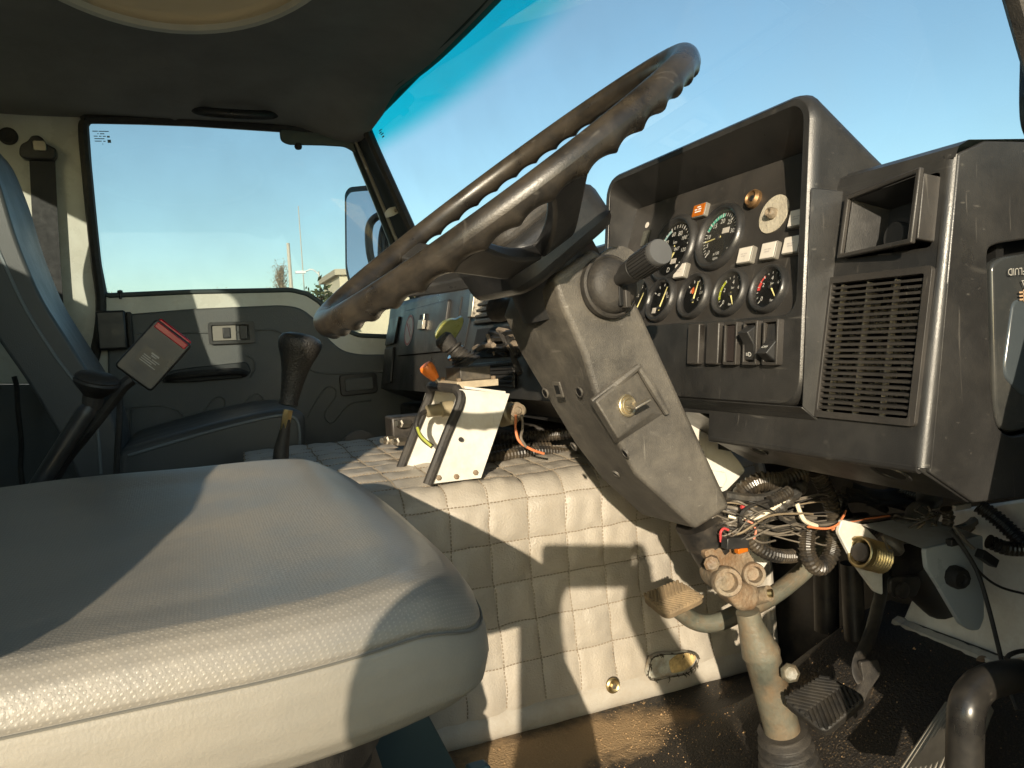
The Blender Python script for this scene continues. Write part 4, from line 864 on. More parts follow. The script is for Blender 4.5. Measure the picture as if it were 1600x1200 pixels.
text('numeral', 'x100\nrpm', r2 * 0.15, f2 @ Matrix.Translation((0.02 * r2, -0.62 * r2, 0.0013)), mark_w, g2)
MB(f2 @ Matrix.Translation((0.24 * r2, 0.18 * r2, 0.001))).box(-0.16 * r2, 0.16 * r2, -0.09 * r2, 0.09 * r2, 0, 0.0006).obj('tell_tale', lens_w, g2)
# small gauges of the lower row
gauge(1000, 472, 66, 5, -60, 60, [(-40, 0.4, '1/2', 0.22)], (0, -0.35, 20, 0.8, 0.05), None, 'small gauge hidden behind the stalk boot')
gA, fA, rA = gauge(1035, 469, 65, 5, -60, 60, [(-50, 0.42, '40', 0.22), (45, 0.40, '80', 0.22), (75, 0.48, '120', 0.18)], (0.05, -0.42, 14, 1.05, 0.06))
MB(fA @ Matrix.Translation((-0.42 * rA, -0.50 * rA, 0.001))).box(-0.14 * rA, 0.14 * rA, -0.13 * rA, 0.13 * rA, 0, 0.0006).obj('tell_tale', lens_w, gA)
gB, fB, rB = gauge(1087, 463, 67, 5, -50, 70, [(45, 0.45, '1', 0.24), (75, 0.45, '1/1', 0.2), (-60, 0.42, '0', 0.24), (120, 0.35, 'C', 0.2)], (0.02, -0.22, 4, 0.9, 0.06), [(-62, -25, 0.22, 0.50, mark_o)])
gC, fC, rC = gauge(1143, 458, 69, 13, -140, 100, [(-140, 0.55, '0', 0.28), (-72, 0.48, '2', 0.26), (5, 0.48, '4', 0.26), (65, 0.52, '6', 0.24), (20, 0.24, 'bar', 0.16), (165, 0.55, 'bar', 0.18)], (0.10, -0.10, 150, 0.55, 0.05), [(-112, -40, 0.66, 0.80, mark_y)])
gD, fD, rD = gauge(1204, 452, 71, 13, -140, 100, [(-140, 0.55, '0', 0.28), (-65, 0.48, '2', 0.26), (5, 0.48, '4', 0.26), (60, 0.55, '6', 0.24), (20, 0.26, 'bar', 0.16), (150, 0.6, 'bar', 0.18)], (0.12, 0.05, 140, 0.55, 0.05), [(-92, -60, 0.60, 0.78, mark_r), (-60, -35, 0.68, 0.78, mark_r)])
# warning lamps
def lamp(px, py, w, h, m_, name, lab=None, sk=0.0):
    fr = PF(px, py); o = MB(fr).prism([(x, y, -0.001) for x, y in rrect(-w, w, -h, h, 0.0015, 2)], (0, 0, 0.0065)).obj(name, M('lamp_housing', (0.16, 0.15, 0.13), 0.5), db, bevel=0.0008)
    MB(fr).box(-w + 0.0012, w - 0.0012, -h + 0.0012, h - 0.0012, 0.0056, 0.0063).obj('lens', m_, o, bevel=0.0006)
    if lab: o['label'] = lab
    return o, fr
wl2, wf2 = lamp(1098, 331, 0.0125, 0.0085, amber, 'warning_lamp', 'amber warning lamp with printed lettering')
bars('lettering', wf2 @ Matrix.Translation((0.0, 0, 0.0066)), [(-0.003, 0.004, 0.0038, 0.0008), (-0.007, -0.002, 0.0008, 0.0008), (0.0, 0.006, 0.0008, 0.0008), (-0.006, 0.006, -0.0022, 0.0008)], mark_w, wl2)
for px, py in ((1068, 425), (1170, 401), (1207, 394), (1243, 385), (1252, 343)):
    o_, f_ = lamp(px, py, 0.0115, 0.0095, lens_w, 'warning_lamp')
    bars('lettering', f_ @ Matrix.Translation((0, 0, 0.0066)), [(-0.005, -0.001, 0.001, 0.0006), (0.0, 0.005, 0.001, 0.0006), (-0.004, 0.003, -0.0015, 0.0006)], M('print_faded', (0.46, 0.42, 0.39), 0.6), o_)
# blanking knob, felt disc with worn switch stem, symbol at the left
fr = PF(1180, 312)
kb = MB(fr).lathe([(0.0105, -0.001), (0.0105, 0.004), (0.008, 0.007), (0.0065, 0.005), (0.0, 0.004)], 24).obj('pull_switch_socket', bronze, db)
MB(fr).lathe([(0.0045, 0.004), (0.0035, 0.0052), (0, 0.0052)], 6).obj('socket_hole', dial_m, kb)
fr = PF(1210, 335)
fd = MB(fr).lathe([(0.021, 0), (0.021, 0.0012), (0.0, 0.0014)], 36).obj('felt_disc', felt, db)
MB(fr).lathe([(0.0065, 0.001), (0.006, 0.006), (0.0045, 0.009), (0.003, 0.009), (0.0025, 0.006), (0, 0.006)], 14).obj('switch_stem', rusty, fd)
fr = PF(1012, 352)
sy = MB(fr).lathe([(0.0042, 0.0004), (0.0042, 0.001), (0, 0.001)], 18).obj('symbol_lamp', lens_w, db)
MB(PF(1009, 372)).box(-0.008, 0.008, -0.011, 0.010, 0, 0.0009).obj('fuse_label', M('label_plate', (0.09, 0.09, 0.075), 0.6, var=0.5, vs=300), db)
MB(PF(1252, 487)).lathe([(0.005, 0), (0.005, 0.002), (0.003, 0.002), (0.003, 0.0005), (0, 0.0005)], 16).obj('panel_screw', blackp, db)
# rocker switches and blanking plates
hu = Vector((HK, 0, 1)).normalized()
def HF(px, py, off=0.0):
    p = aP(px, py, HXa, HK); return frame(p + Vector((0, -1, 0)).cross(hu) * off, (0, -1, 0), hu)
SW = ((1091, 538, 0), (1121, 537, 0), (1149, 537, 1), (1180, 536, 2), (1212, 535, 3))
for px, py, k in SW:
    fr = HF(px, py); w, h = 0.0105, 0.0225
    if k == 0:
        MB(fr).prism([(x, y, -0.001) for x, y in rrect(-w, w, -h, h, 0.0015, 2)], (0, 0, 0.0085)).obj('blank_plate', dash2_m, db, bevel=0.0012); continue
    o_ = MB(fr).holed([(x, y, -0.001) for x, y in rrect(-w, w, -h, h, 0.0015, 2)], [[(x, y, -0.001) for x, y in rrect(-w + 0.0025, w - 0.0025, -h + 0.003, h - 0.003, 0.001, 2)]], (0, 0, 0.0085)).obj('rocker_switch', dash2_m, db, bevel=0.0008)
    x0, x1 = -w + 0.003, w - 0.003
    if k == 1: MB(fr).box(x0, x1, -h + 0.0035, h - 0.0035, 0, 0.0055).obj('rocker', M('lens_smoked', (0.035, 0.028, 0.026), 0.15), o_, bevel=0.001)
    else:
        prof = [(h - 0.004, 0.004), (0.010, 0.017), (-0.002, 0.008), (-h + 0.005, 0.006)] if k == 2 else [(h - 0.004, 0.004), (0.002, 0.006), (-0.011, 0.018), (-h + 0.004, 0.006)]
        pl_ = [(x0, y, z) for y, z in prof] + [(x0, prof[-1][0], -0.002), (x0, prof[0][0], -0.002)]
        rk = MB(fr).prism(pl_, (x1 - x0, 0, 0)).obj('rocker', blackp, o_, bevel=0.001)
        mx_, my_, rz = (0, -0.012, 0.0078) if k == 2 else (0, -0.005, 0.0135)
        tl = math.atan2(prof[2][1] - prof[3][1], prof[2][0] - prof[3][0]) if k == 2 else math.atan2(prof[1][1] - prof[2][1], prof[1][0] - prof[2][0])
        sf = fr @ Matrix.Translation((mx_, my_, rz)) @ Matrix.Rotation(tl, 4, 'X')
        text('symbol', '\u2261D' if k == 2 else 'OFF', 0.0065 if k == 2 else 0.0045, sf, mark_w, o_)

# ---- passenger half: glove box, vents, sticker
gl4 = [F(636, 486, 0.001), F(704, 468, 0.001), F(693, 549, 0.001), F(622, 556, 0.001)]
gb_ = MB().prism(roundpoly(gl4, 0.008, 3), (-0.006, 0, 0)).obj('glove_box_lid', dash_m, db, bevel=0.0025)
MB().tube(roundpoly(gl4, 0.008, 3), 0.0016, 6, closed=True).obj('lid_gap', M('void_black', (0.004, 0.004, 0.004), 0.7), gb_)
sf_ = frame(F(639, 516, 0.0078), (0, -1, 0), (FK, 0, 1)); rs_ = 0.043
stk = MB(sf_).lathe([(rs_, 0), (0, 0.0002)], 36).obj('sticker', M('sticker_white', (0.75, 0.66, 0.62), 0.5), gb_)
MB(sf_ @ Matrix.Translation((0, 0, 0.0005))).lathe([(rs_ * 0.98, 0), (rs_ * 0.84, 0.0001)], 36, cap=False).obj('sticker_ring', M('sticker_pink', (0.60, 0.22, 0.22), 0.5), gb_)
bars('sticker_bar', sf_ @ Matrix.Translation((0, 0, 0.0007)) @ Matrix.Rotation(R(-38), 4, 'Z'), [(-0.032, 0.032, 0.0, 0.003), (-0.014, 0.016, 0.010, 0.0014)], M('sticker_pink', (0.60, 0.22, 0.22), 0.5), gb_)
lk = frame(F(662, 503, 0.008), (0, -1, 0), (FK, 0, 1))
lc = MB(lk).box(-0.040, 0.030, -0.014, 0.020, -0.002, 0.0012).obj('lock_recess', M('void_black', (0.004, 0.004, 0.004), 0.7), gb_)
MB(lk).box(-0.02, 0.024, -0.020, 0.004, 0.0012, 0.010).obj('lock_plate', steel_m, gb_, bevel=0.001)
MB(lk @ Matrix.Rotation(R(90), 4, 'X')).lathe([(0.004, -0.02), (0.004, 0.02)], 10).obj('lock_pin', chrome, gb_)
# panel joint lines and side vent
for pts in ([(742, 462), (720, 570)], [(722, 464), (716, 500)]):
    MB().tube([F(a, b, 0.0005) for a, b in pts], 0.0015, 5).obj('panel_joint', M('void_black', (0.004, 0.004, 0.004), 0.7), db)
for q in ([(611, 500), (626, 494), (618, 536), (604, 540)], [(604, 545), (617, 542), (612, 598), (600, 600)]):
    MB().prism(roundpoly([F(a, b, 0.001) for a, b in q], 0.006, 3), (-0.006, 0, 0)).obj('side_vent', blackp, db, bevel=0.003)
vb = MB().prism([F(a, b, 0.001) for a, b in ((752, 455), (800, 442), (792, 500), (742, 508))], (-0.004, 0, 0)).obj('vent', blackp, db, bevel=0.0015)
for k in range(6):
    t = k / 5
    MB().tube([F(752 - 10 * t, 458 + 46 * t, 0.010), F(800 - 8 * t, 446 + 52 * t, 0.010)], 0.0035, 6).obj('vane', dash_m, vb)
vc = MB().prism([F(a, b, 0.001) for a, b in ((748, 514), (806, 508), (812, 556), (738, 560))], (-0.004, 0, 0)).obj('broken_vent', M('void_black', (0.004, 0.004, 0.004), 0.7), db, bevel=0.0015)
for k in range(22):
    a = (random.uniform(740, 800), random.uniform(514, 555)); an_ = random.choice((-0.25, -0.2, -0.15, 0.3, 1.2)); l_ = random.uniform(14, 42)
    p = F(a[0], a[1], random.uniform(0.006, 0.02)); q = F(min(812, a[0] + l_ * math.cos(an_)), a[1] + l_ * math.sin(an_), random.uniform(0.006, 0.02))
    MB().tube([p, p.lerp(q, 0.5) + Vector((-0.003, 0, 0.003)), q], random.choice((0.003, 0.0045, 0.006)), 5).obj('broken_vane', random.choice((dash2_m, dash_m, M('broken_pale', (0.20, 0.16, 0.12), 0.6))), vc)
hp = MB(frame(F(738, 480, 0.012), (0, -1, 0), (FK, 0, 1))).box(-0.014, 0.010, -0.022, 0.030, -0.012, 0.004).obj('vent_clip', steel_m, db, bevel=0.002)
lv = MB().prism([F(a, b, 0.001) for a, b in ((742, 568), (806, 562), (806, 606), (742, 600))], (-0.005, 0, 0)).obj('lower_vent', blackp, db, bevel=0.002)
for k in range(5):
    t = k / 4; MB().tube([F(748, 573 + 22 * t, 0.008), F(802, 568 + 30 * t, 0.008)], 0.003, 6).obj('vane', dash_m, lv)
# underside of the passenger half
MB().prism([Fz(0.73, -0.092), Fz(2.33, -0.1155), Vector((0.63, 2.33, -0.16)), Vector((0.63, 0.73, -0.15))], (0.004, 0, 0.004)).obj('under_panel', dash_m, db, bevel=0.001)
MB().prism([Fz(2.33, 0.128), Vector((0.80, 2.33, 0.148)), Vector((0.85, 2.33, -0.15)), Vector((0.63, 2.33, -0.16)), Fz(2.33, -0.1155)], (0, -0.004, 0)).obj('far_end', dash_m, db)

# ================================================================== steering wheel
WC = Vector((0.310, 0.76, 0.1605)); th = 0.6208
wa = Vector((math.cos(th), 0, math.sin(th))); wb = (Vector((0, 1, 0)) * math.cos(0.012) + wa.cross(Vector((0, 1, 0))) * math.sin(0.012)).normalized(); wn_ = wa.cross(wb)
sw = thing('steering_wheel', 'large worn black steering wheel with finger grips, seen nearly edge on', 'steering wheel', WC - wn_ * 0.06)
RW, RT = 0.225, 0.0128
def rim(u, v):
    t = 2 * math.pi * u; p = 2 * math.pi * v
    er = wa * math.cos(t) + wb * math.sin(t)
    bump = 1 - abs(math.sin(22 * t)) ** 0.8
    und = max(0.0, math.cos(p + 1.35)) ** 4
    r = RT * (1 + 0.34 * (bump - 0.35) * und)
    return WC + er * (RW + r * math.cos(p)) + wn_ * (r * math.sin(p) * 1.06)
me = MB().grid(lambda u, v: rim(u, v), 520, 30, closeu=True); me.obj('rim', rim_m, sw, fix=True, ang=180)
wfr = frame(WC, wa, wb)
MB(wfr).prism([(x, y, -0.092) for x, y in rrect(-0.072, 0.066, -0.080, 0.080, 0.03, 5)], (0, 0, 0.050)).obj('hub', blackp, sw, bevel=0.012, seg=3)
MB(wfr).prism([(x, y, -0.045) for x, y in rrect(-0.055, 0.052, -0.062, 0.062, 0.02, 5)], (0, 0, 0.016)).obj('horn_pad', rubber, sw, bevel=0.006, seg=3)
for d in (104, 130, 232, 259):
    e = Vector((math.cos(R(d)), math.sin(R(d)), 0)); s = Vector((-e.y, e.x, 0)); vs = []; K = 10
    for i in range(K + 1):
        t = i / K; rad = 0.055 + (RW - 0.055) * t; z = -0.068 + 0.062 * (t ** 1.4); w = 0.024 - 0.008 * math.sin(math.pi * t * 0.8); h = 0.009 - 0.003 * t
        for a_, b_ in ((-1, -1), (1, -1), (1, 1), (-1, 1)): vs.append(e * rad + s * (w * a_) + Vector((0, 0, z + h * b_)))
    fs = [(4 * i + k, 4 * i + (k + 1) % 4, 4 * i + 4 + (k + 1) % 4, 4 * i + 4 + k) for i in range(K) for k in range(4)] + [(0, 1, 2, 3), (4 * K, 4 * K + 1, 4 * K + 2, 4 * K + 3)]
    MB(wfr).add(vs, fs).obj('spoke', blackp, sw, bevel=0.003)

# ================================================================== steering column
sc_ = thing('steering_column', 'dusty black steering column with plastic shroud, ignition lock and exposed shaft', 'steering column', aY(1225, 1180, 0.76))
YN, YF = 0.695, 0.83
nearp = [(928, 388), (864, 435), (876, 472), (912, 552), (932, 620), (964, 688), (992, 740), (1088, 828), (1142, 793), (1040, 570), (1000, 482), (962, 412)]
farp = [None, (800, 452), (786, 494), (812, 552), (852, 618), (898, 694), (940, 748), (1004, 806), None, None, None, None]
PN = [aY(a, b, YN) for a, b in nearp]
PFp = [(aY(*q, YF) if q else Vector((p.x, YF, p.z))) for p, q in zip(PN, farp)]
PFp[8] = Vector((PFp[7].x + 0.055, YF, PFp[7].z + 0.03)); n_ = len(PN)
mid = [a.lerp(b, 0.10) + Vector((0, 0, 0)) for a, b in zip(PN, PFp)]
shr = MB().add(PN + PFp, [tuple(range(n_)), tuple(range(2 * n_ - 1, n_ - 1, -1))] + [(k, (k + 1) % n_, n_ + (k + 1) % n_, n_ + k) for k in range(n_)])
sh = shr.obj('shroud', shroud_m, sc_, bevel=0.0055, seg=3)
def onq(px, py, i, off=0.0008):
    a, b, c = PN[i], PN[i + 1], PFp[i]; nn_ = (b - a).cross(c - a).normalized()
    if nn_.dot(-a) < 0: nn_ = -nn_
    r = ray(px, py); p = r * (a.dot(nn_) / r.dot(nn_)); return zframe(p + nn_ * off, nn_)
void = M('void_black', (0.004, 0.004, 0.004), 0.7)
for px, py, i in ((853, 614, 3), (906, 612, 3), (897, 697, 5), (978, 708, 5), (963, 740, 6)):
    fr = onq(px, py, i)
    MB(fr).lathe([(0.0062, 0.0), (0.006, 0.0008), (0.0046, 0.0010), (0.0044, -0.002)], 18, cap=False).obj('screw_hole_rim', shroud_m, sh)
    MB(fr).lathe([(0.0046, 0.0005), (0, 0.0005)], 16).obj('screw_hole', void, sh)
fr = onq(873, 608, 3)
MB(fr).box(-0.008, 0.008, -0.009, 0.009, -0.001, 0.0010).obj('blank_window', shroud_m, sh, bevel=0.0006); MB(fr).box(-0.0045, 0.0045, -0.005, 0.005, 0.0009, 0.0014).obj('window_hole', void, sh)
# ignition boss with lock and key
bo = [aY(*p, YN - 0.001) for p in ((922, 628), (994, 572), (1038, 645), (962, 694))]
pp = [aY(*p, YN - y) for p, y in (((930, 627), 0.020), ((984, 586), 0.007), ((1018, 643), 0.006), ((966, 686), 0.020))]
bs_ = MB().add(bo + pp, [(4, 5, 6, 7), (0, 1, 5, 4), (1, 2, 6, 5), (2, 3, 7, 6), (3, 0, 4, 7)]).obj('ignition_boss', shroud_m, sc_, bevel=0.0025, seg=3)
for a, b in ((1, 2), (0, 1)):
    q0, q1 = bo[a], bo[b]; MB().tube([q0 + Vector((0, -0.004, 0)), q0.lerp(q1, 0.5) + Vector((0, -0.006, 0)), q1 + Vector((0, -0.005, 0))], [0.0035, 0.005, 0.0035], 8).obj('boss_lip', shroud_m, bs_)
inm = (pp[1] - pp[0]).cross(pp[3] - pp[0]).normalized()
if inm.y > 0: inm = -inm
pc = (pp[0] + pp[1] + pp[2] + pp[3]) / 4; r_ = ray(979, 634); ic = r_ * (pc.dot(inm) / r_.dot(inm))
ifr = zframe(ic, inm)
lkc = MB(ifr).lathe([(0.0118, -0.002), (0.0118, 0.0022), (0.0108, 0.003), (0.0100, 0.002), (0.0085, 0.0015), (0.0082, 0.0034), (0.0074, 0.0038), (0.0060, 0.0026), (0.0058, 0.0042), (0, 0.0044)], 32).obj('ignition_lock', M('lock_brass', (0.50, 0.43, 0.29), 0.35, metal=0.85, var=0.2, vs=60), sc_)
kdir = (aY(1006, 636, YN - 0.03) - aY(986, 648, YN - 0.03)).normalized()
kf = frame(ic + inm * 0.004, kdir, inm)
MB(kf).add([], []); MB(kf).prism([(-0.004, -0.002, -0.0011), (0.005, -0.002, -0.0011), (0.006, 0.010, -0.0011), (0.014, 0.012, -0.0011), (0.014, 0.022, -0.0011), (-0.006, 0.022, -0.0011), (-0.006, 0.012, -0.0011), (-0.003, 0.010, -0.0011)], (0, 0, 0.0022)).obj('key', steel_m, lkc, bevel=0.0005)
# neck between hub and shroud
dn = (aY(1160, 900, 0.76) - WC).normalized()
MB().tube([WC - wn_ * 0.088, WC - wn_ * 0.11, Vector((0.385, 0.762, 0.035))], [0.056, 0.054, 0.050], 20).obj('neck', blackp, sc_)
MB().tube(smoothpath([aY(850, 470, 0.86), aY(815, 478, 0.90), aY(790, 483, 0.93), aY(774, 484, 0.95)], 4), [0.013] * 9 + [0.016] * 4, 14).obj('far_stalk', rubber, sc_)
# stalk switch with its rubber boot
s0 = aY(952, 448, YN - 0.004)
bfz = zframe(s0, Vector((0.10, -1, 0.10)))
bt_ = MB(bfz).lathe([(0.033, -0.004), (0.033, 0.003), (0.0310, 0.005), (0.0285, 0.0035), (0.0280, 0.007), (0.0262, 0.0115), (0.022, 0.015), (0.014, 0.0175), (0, 0.018)], 40, 1.0, 1.0).obj('stalk_boot', rubber, sc_)
MB(zframe(aY(966, 430, YN + 0.004), Vector((0, -1, 0)))).lathe([(0.030, -0.004), (0.030, 0.003), (0, 0.004)], 28, 1, 1).obj('boot_flange', shroud_m, sc_)
p0 = aY(961, 441, YN - 0.014); p1 = aY(1031, 394, 0.600); sdv = (p1 - p0).normalized(); sl = (p1 - p0).length
sfz = zframe(p0, sdv)
stx = MB(sfz).lathe([(0.006, -0.006), (0.0065, 0.012), (0.010, 0.022), (0.0118, 0.030), (0.0120, sl * 0.50), (0.0116, sl * 0.505), (0.0116, sl * 0.525), (0.0122, sl * 0.53), (0.0125, sl - 0.003), (0.0118, sl - 0.001), (0.0112, sl)], 36).obj('stalk_switch', blackp, sc_)
for k in range(26):
    a = 2 * math.pi * k / 26
    MB(sfz @ Matrix.Rotation(a, 4, 'Z')).box(0.0116, 0.01315, -0.0008, 0.0008, sl * 0.545, sl - 0.005).obj('grip_rib', blackp, stx)
MB(sfz).lathe([(0.0126, sl - 0.004), (0.0126, sl + 0.0005), (0.0118, sl + 0.002), (0, sl + 0.0025)], 36).obj('end_cap', M('cap_grey', (0.075, 0.075, 0.075), 0.5), stx)
MB(zframe(aY(972, 463, YN - 0.020), Vector((0.2, -1, 0.0)))).box(-0.006, 0.006, -0.010, 0.010, -0.010, 0.003).obj('boot_slot', void, bt_, bevel=0.001)
MB(zframe(aY(978, 467, YN - 0.022), Vector((0.2, -1, 0.0)))).box(-0.0035, 0.0035, -0.009, 0.009, -0.010, 0.004).obj('switch_tongue', dash2_m, bt_, bevel=0.001)
# column tube, universal joint, shaft, floor boot
c1, c2 = aY(1092, 812, 0.765), aY(1122, 872, 0.765)
MB().tube([c1, c1.lerp(c2, 0.5), c1.lerp(c2, 0.52), c1.lerp(c2, 0.7), c2], [0.030, 0.030, 0.0275, 0.0275, 0.026], 22).obj('column_tube', black_i, sc_)
u1 = aY(1128, 878, 0.765); u2 = aY(1160, 908, 0.762); u3 = aY(1178, 968, 0.760)
def yoke(pts, y, dep): return MB().prism(roundpoly([aY(a, b, y) for a, b in pts], 0.008, 3), (0.01, dep, 0)).obj('yoke', rusty, sc_, bevel=0.007, seg=3)
yoke(((1098, 862), (1118, 856), (1142, 846), (1168, 858), (1184, 884), (1188, 905), (1178, 915), (1164, 908), (1146, 886), (1128, 884), (1112, 884)), 0.738, 0.055)
yoke(((1118, 908), (1126, 893), (1144, 890), (1158, 906), (1170, 914), (1188, 916), (1190, 942), (1180, 956), (1158, 958), (1142, 938), (1124, 926)), 0.722, 0.050)
for px, py, r0 in ((1136, 909, 0.0150), (1177, 897, 0.0125)):
    MB(zframe(aY(px, py, 0.722 if px < 1150 else 0.732), (-0.35, -0.9, 0.15))).lathe([(r0 * 1.15, -0.008), (r0 * 1.15, 0.003), (r0 * 1.05, 0.006), (r0 * 0.78, 0.0055), (r0 * 0.66, -0.004), (r0 * 0.35, -0.005), (0, -0.004)], 26).obj('joint_bearing', rusty, sc_)
MB(zframe(aY(1112, 880, 0.732), (-0.6, -0.8, 0.1))).lathe([(0.009, -0.01), (0.009, 0.006), (0.006, 0.008), (0, 0.008)], 8).obj('clamp_nut', rusty, sc_)
MB().tube([aY(1172, 934, 0.745), aY(1196, 928, 0.725), aY(1202, 927, 0.720)], [0.011, 0.0095, 0.0095], 14).obj('clamp_bolt', rusty, sc_)
MB(zframe(aY(1203, 927, 0.719), (0.5, -0.7, 0.1))).lathe([(0.005, -0.002), (0.005, 0.003), (0, 0.004)], 10).obj('bolt_head', brass_m, sc_)
sp2 = [aY(1168, 955, 0.76), aY(1172, 972, 0.76), aY(1184, 1008, 0.76), aY(1187, 1014, 0.76), aY(1189, 1020, 0.76), aY(1191, 1026, 0.76), aY(1222, 1140, 0.76), aY(1226, 1165, 0.76)]
MB().tube(sp2, [0.0145, 0.0150, 0.0215, 0.0232, 0.0240, 0.0222, 0.0225, 0.0225], 28).obj('shaft', green_p, sc_)
b0_ = aY(1222, 1140, 0.76); ba = (aY(1232, 1185, 0.76) - b0_).normalized()
bp_, br_ = [], []
for i in range(49):
    t = i / 48; bp_.append(b0_ + ba * (0.062 * t)); br_.append(0.0275 + 0.011 * t + 0.0035 * math.cos(t * 5 * 2 * math.pi))
MB().tube(bp_, br_, 30).obj('floor_boot', rubber, sc_)

# ================================================================== pedals
def pedal_pad(name, p0, nrm, corners, sgn, mat, parent, nr=13, th_=0.013):
    n = Vector(nrm).normalized()
    def pl_(px, py): r = ray(px, py); return r * (p0.dot(n) / r.dot(n))
    Q = [pl_(*c) for c in corners]                     # left, top, right, bottom corner of the pad
    def P(s_, t_): return (Q[0] * (1 - s_) + Q[3] * s_) * (1 - t_) + (Q[1] * (1 - s_) + Q[2] * s_) * t_
    pad = MB().prism(roundpoly(Q, 0.013, 5), -n * th_).obj(name, mat, parent, bevel=0.0025)
    for k in range(nr + 5):
        t0 = -0.25 + 1.45 * k / (nr + 4)
        for e in (0.03, 0.97):
            ta, tb = t0, t0 + 0.26 * sgn
            sa, sb = 0.5, e
            pts = [(sa + (sb - sa) * i / 6, ta + (tb - ta) * i / 6) for i in range(7)]
            pts = [q for q in pts if 0.04 <= q[1] <= 0.96]
            if len(pts) < 2: continue
            MB().tube([P(*q) + n * 0.0008 for q in pts], 0.0024, 6).obj('tread_rib', mat, pad)
    return pad
cl = thing('clutch_pedal', 'dusty ribbed clutch pedal pad on a curved olive arm', 'pedal', aY(1052, 960, 0.92))
dusty_r = M('dusty_rubber', (0.17, 0.125, 0.075), 0.85, var=0.3, vs=30, dust=(0.34, 0.24, 0.13), damt=0.9, ds=12)
pedal_pad('pad', aY(1052, 935, 0.92), (-0.30, -0.42, 0.86), ((1001, 929), (1060, 906), (1104, 932), (1041, 962)), 1, dusty_r, cl)
MB().tube(smoothpath(L3([(1055, 948, 0.925), (1085, 970, 0.92), (1118, 973, 0.90), (1160, 955, 0.89), (1205, 932, 0.88), (1245, 902, 0.87), (1270, 875, 0.87), (1282, 845, 0.88)]), 6), 0.0165, 12, flat=0.8).obj('arm', green_p, cl)
bp2 = thing('brake_pedal', 'black ribbed brake pedal pad beside the steering shaft', 'pedal', aY(1288, 1140, 0.68))
pedal_pad('pad', aY(1286, 1103, 0.68), (-0.42, -0.30, 0.86), ((1220, 1092), (1288, 1052), (1356, 1088), (1288, 1146)), -1, M('pad_rubber', (0.014, 0.0135, 0.013), 0.5, var=0.3, vs=40, dust=(0.08, 0.065, 0.045), damt=0.4, ds=30), bp2)
MB().tube(smoothpath(L3([(1330, 1110, 0.69), (1352, 1075, 0.70), (1340, 1045, 0.71), (1362, 985, 0.72), (1382, 900, 0.72), (1388, 850, 0.72)]), 6), 0.0125, 8, flat=0.35, up=(0.3, 1, 0)).obj('arm', black_i, bp2)
MB().prism(roundpoly(L3([(1345, 1035, 0.70), (1372, 1030, 0.70), (1378, 1052, 0.70), (1356, 1085, 0.69), (1350, 1100, 0.69), (1338, 1085, 0.69), (1350, 1062, 0.70)]), 0.004), (0.0, 0.006, 0)).obj('link_plate', rubber, bp2, bevel=0.0015)
MB(zframe(aY(1235, 1052, 0.72), (-0.5, -0.8, 0.3))).lathe([(0.010, -0.014), (0.012, -0.004), (0.0115, 0.0), (0.008, 0.004), (0.004, 0.003), (0, 0.003)], 7).obj('stop_bolt', green_p, bp2)
acc = thing('accelerator_pedal', 'grey finely ribbed accelerator plate in the lower right corner', 'pedal', aY(1440, 1190, 0.58))
A1, A2, A3, A4 = aY(1398, 1215, 0.60), aY(1478, 1100, 0.62), aY(1545, 1095, 0.55), aY(1490, 1240, 0.53)
an2 = (A2 - A1).cross(A4 - A1).normalized()
if an2.z < 0: an2 = -an2
pk = MB().prism([A1, A2, A3, A4], -an2 * 0.012).obj('plate', M('alloy_grey', (0.16, 0.145, 0.12), 0.6, var=0.25, vs=40), acc, bevel=0.002)
for k in range(13):
    t = (k + 0.5) / 13
    MB().tube([A1.lerp(A4, t) + an2 * 0.001, A2.lerp(A3, t) + an2 * 0.001], 0.0022, 6).obj('tread_rib', M('alloy_rib', (0.26, 0.24, 0.20), 0.5, var=0.2, vs=40), pk)
gt = thing('step_grab_tube', 'thick bent black rubber covered grab tube at the lower right', 'grab rail', aY(1508, 1260, 0.42))
MB().tube(smoothpath(L3([(1507, 1300, 0.42), (1507, 1220, 0.42), (1508, 1150, 0.42), (1511, 1105, 0.42), (1527, 1076, 0.425), (1553, 1062, 0.43), (1584, 1056, 0.435), (1592, 1055, 0.436)]), 8), 0.0138, 22).obj('tube', M('tube_rubber', (0.018, 0.017, 0.016), 0.34, var=0.3, vs=20, dust=(0.07, 0.06, 0.045), damt=0.35, ds=20, scr=0.1), gt)
MB().tube(L3([(1585, 1058, 0.437), (1600, 1055, 0.44), (1640, 1052, 0.445)]), [0.0105, 0.0145, 0.016], 16).obj('end_fitting', M('end_wood', (0.62, 0.50, 0.32), 0.6), gt)

# ================================================================== white plates, spring, linkage under the dashboard
wp = thing('column_bracket', 'cream sheet metal bracket behind the steering column shroud', 'bracket', aY(1110, 745, 0.80))
MB().prism(roundpoly([aY(a, b, 0.80) for a, b in ((1020, 640), (1060, 652), (1078, 640), (1104, 652), (1122, 682), (1148, 712), (1166, 735), (1150, 752), (1132, 770), (1060, 740))], 0.006), (0, 0.006, 0)).obj('plate', paint_b, wp, bevel=0.001)
MB().prism([aY(a, b, 0.79) for a, b in ((1110, 735), (1134, 738), (1136, 750), (1130, 762), (1112, 760))], (0, 0.006, 0)).obj('tab', paint_b, wp, bevel=0.001)
MB().prism([aY(a, b, 0.87) for a, b in ((1120, 830), (1175, 838), (1204, 872), (1186, 900), (1150, 920), (1110, 880))], (0, 0.006, 0)).obj('lower_plate', paint_b, wp, bevel=0.001)
pb = thing('pedal_bracket', 'white sheet metal pedal bracket with coil spring under the dashboard', 'bracket', aY(1400, 950, 0.68))
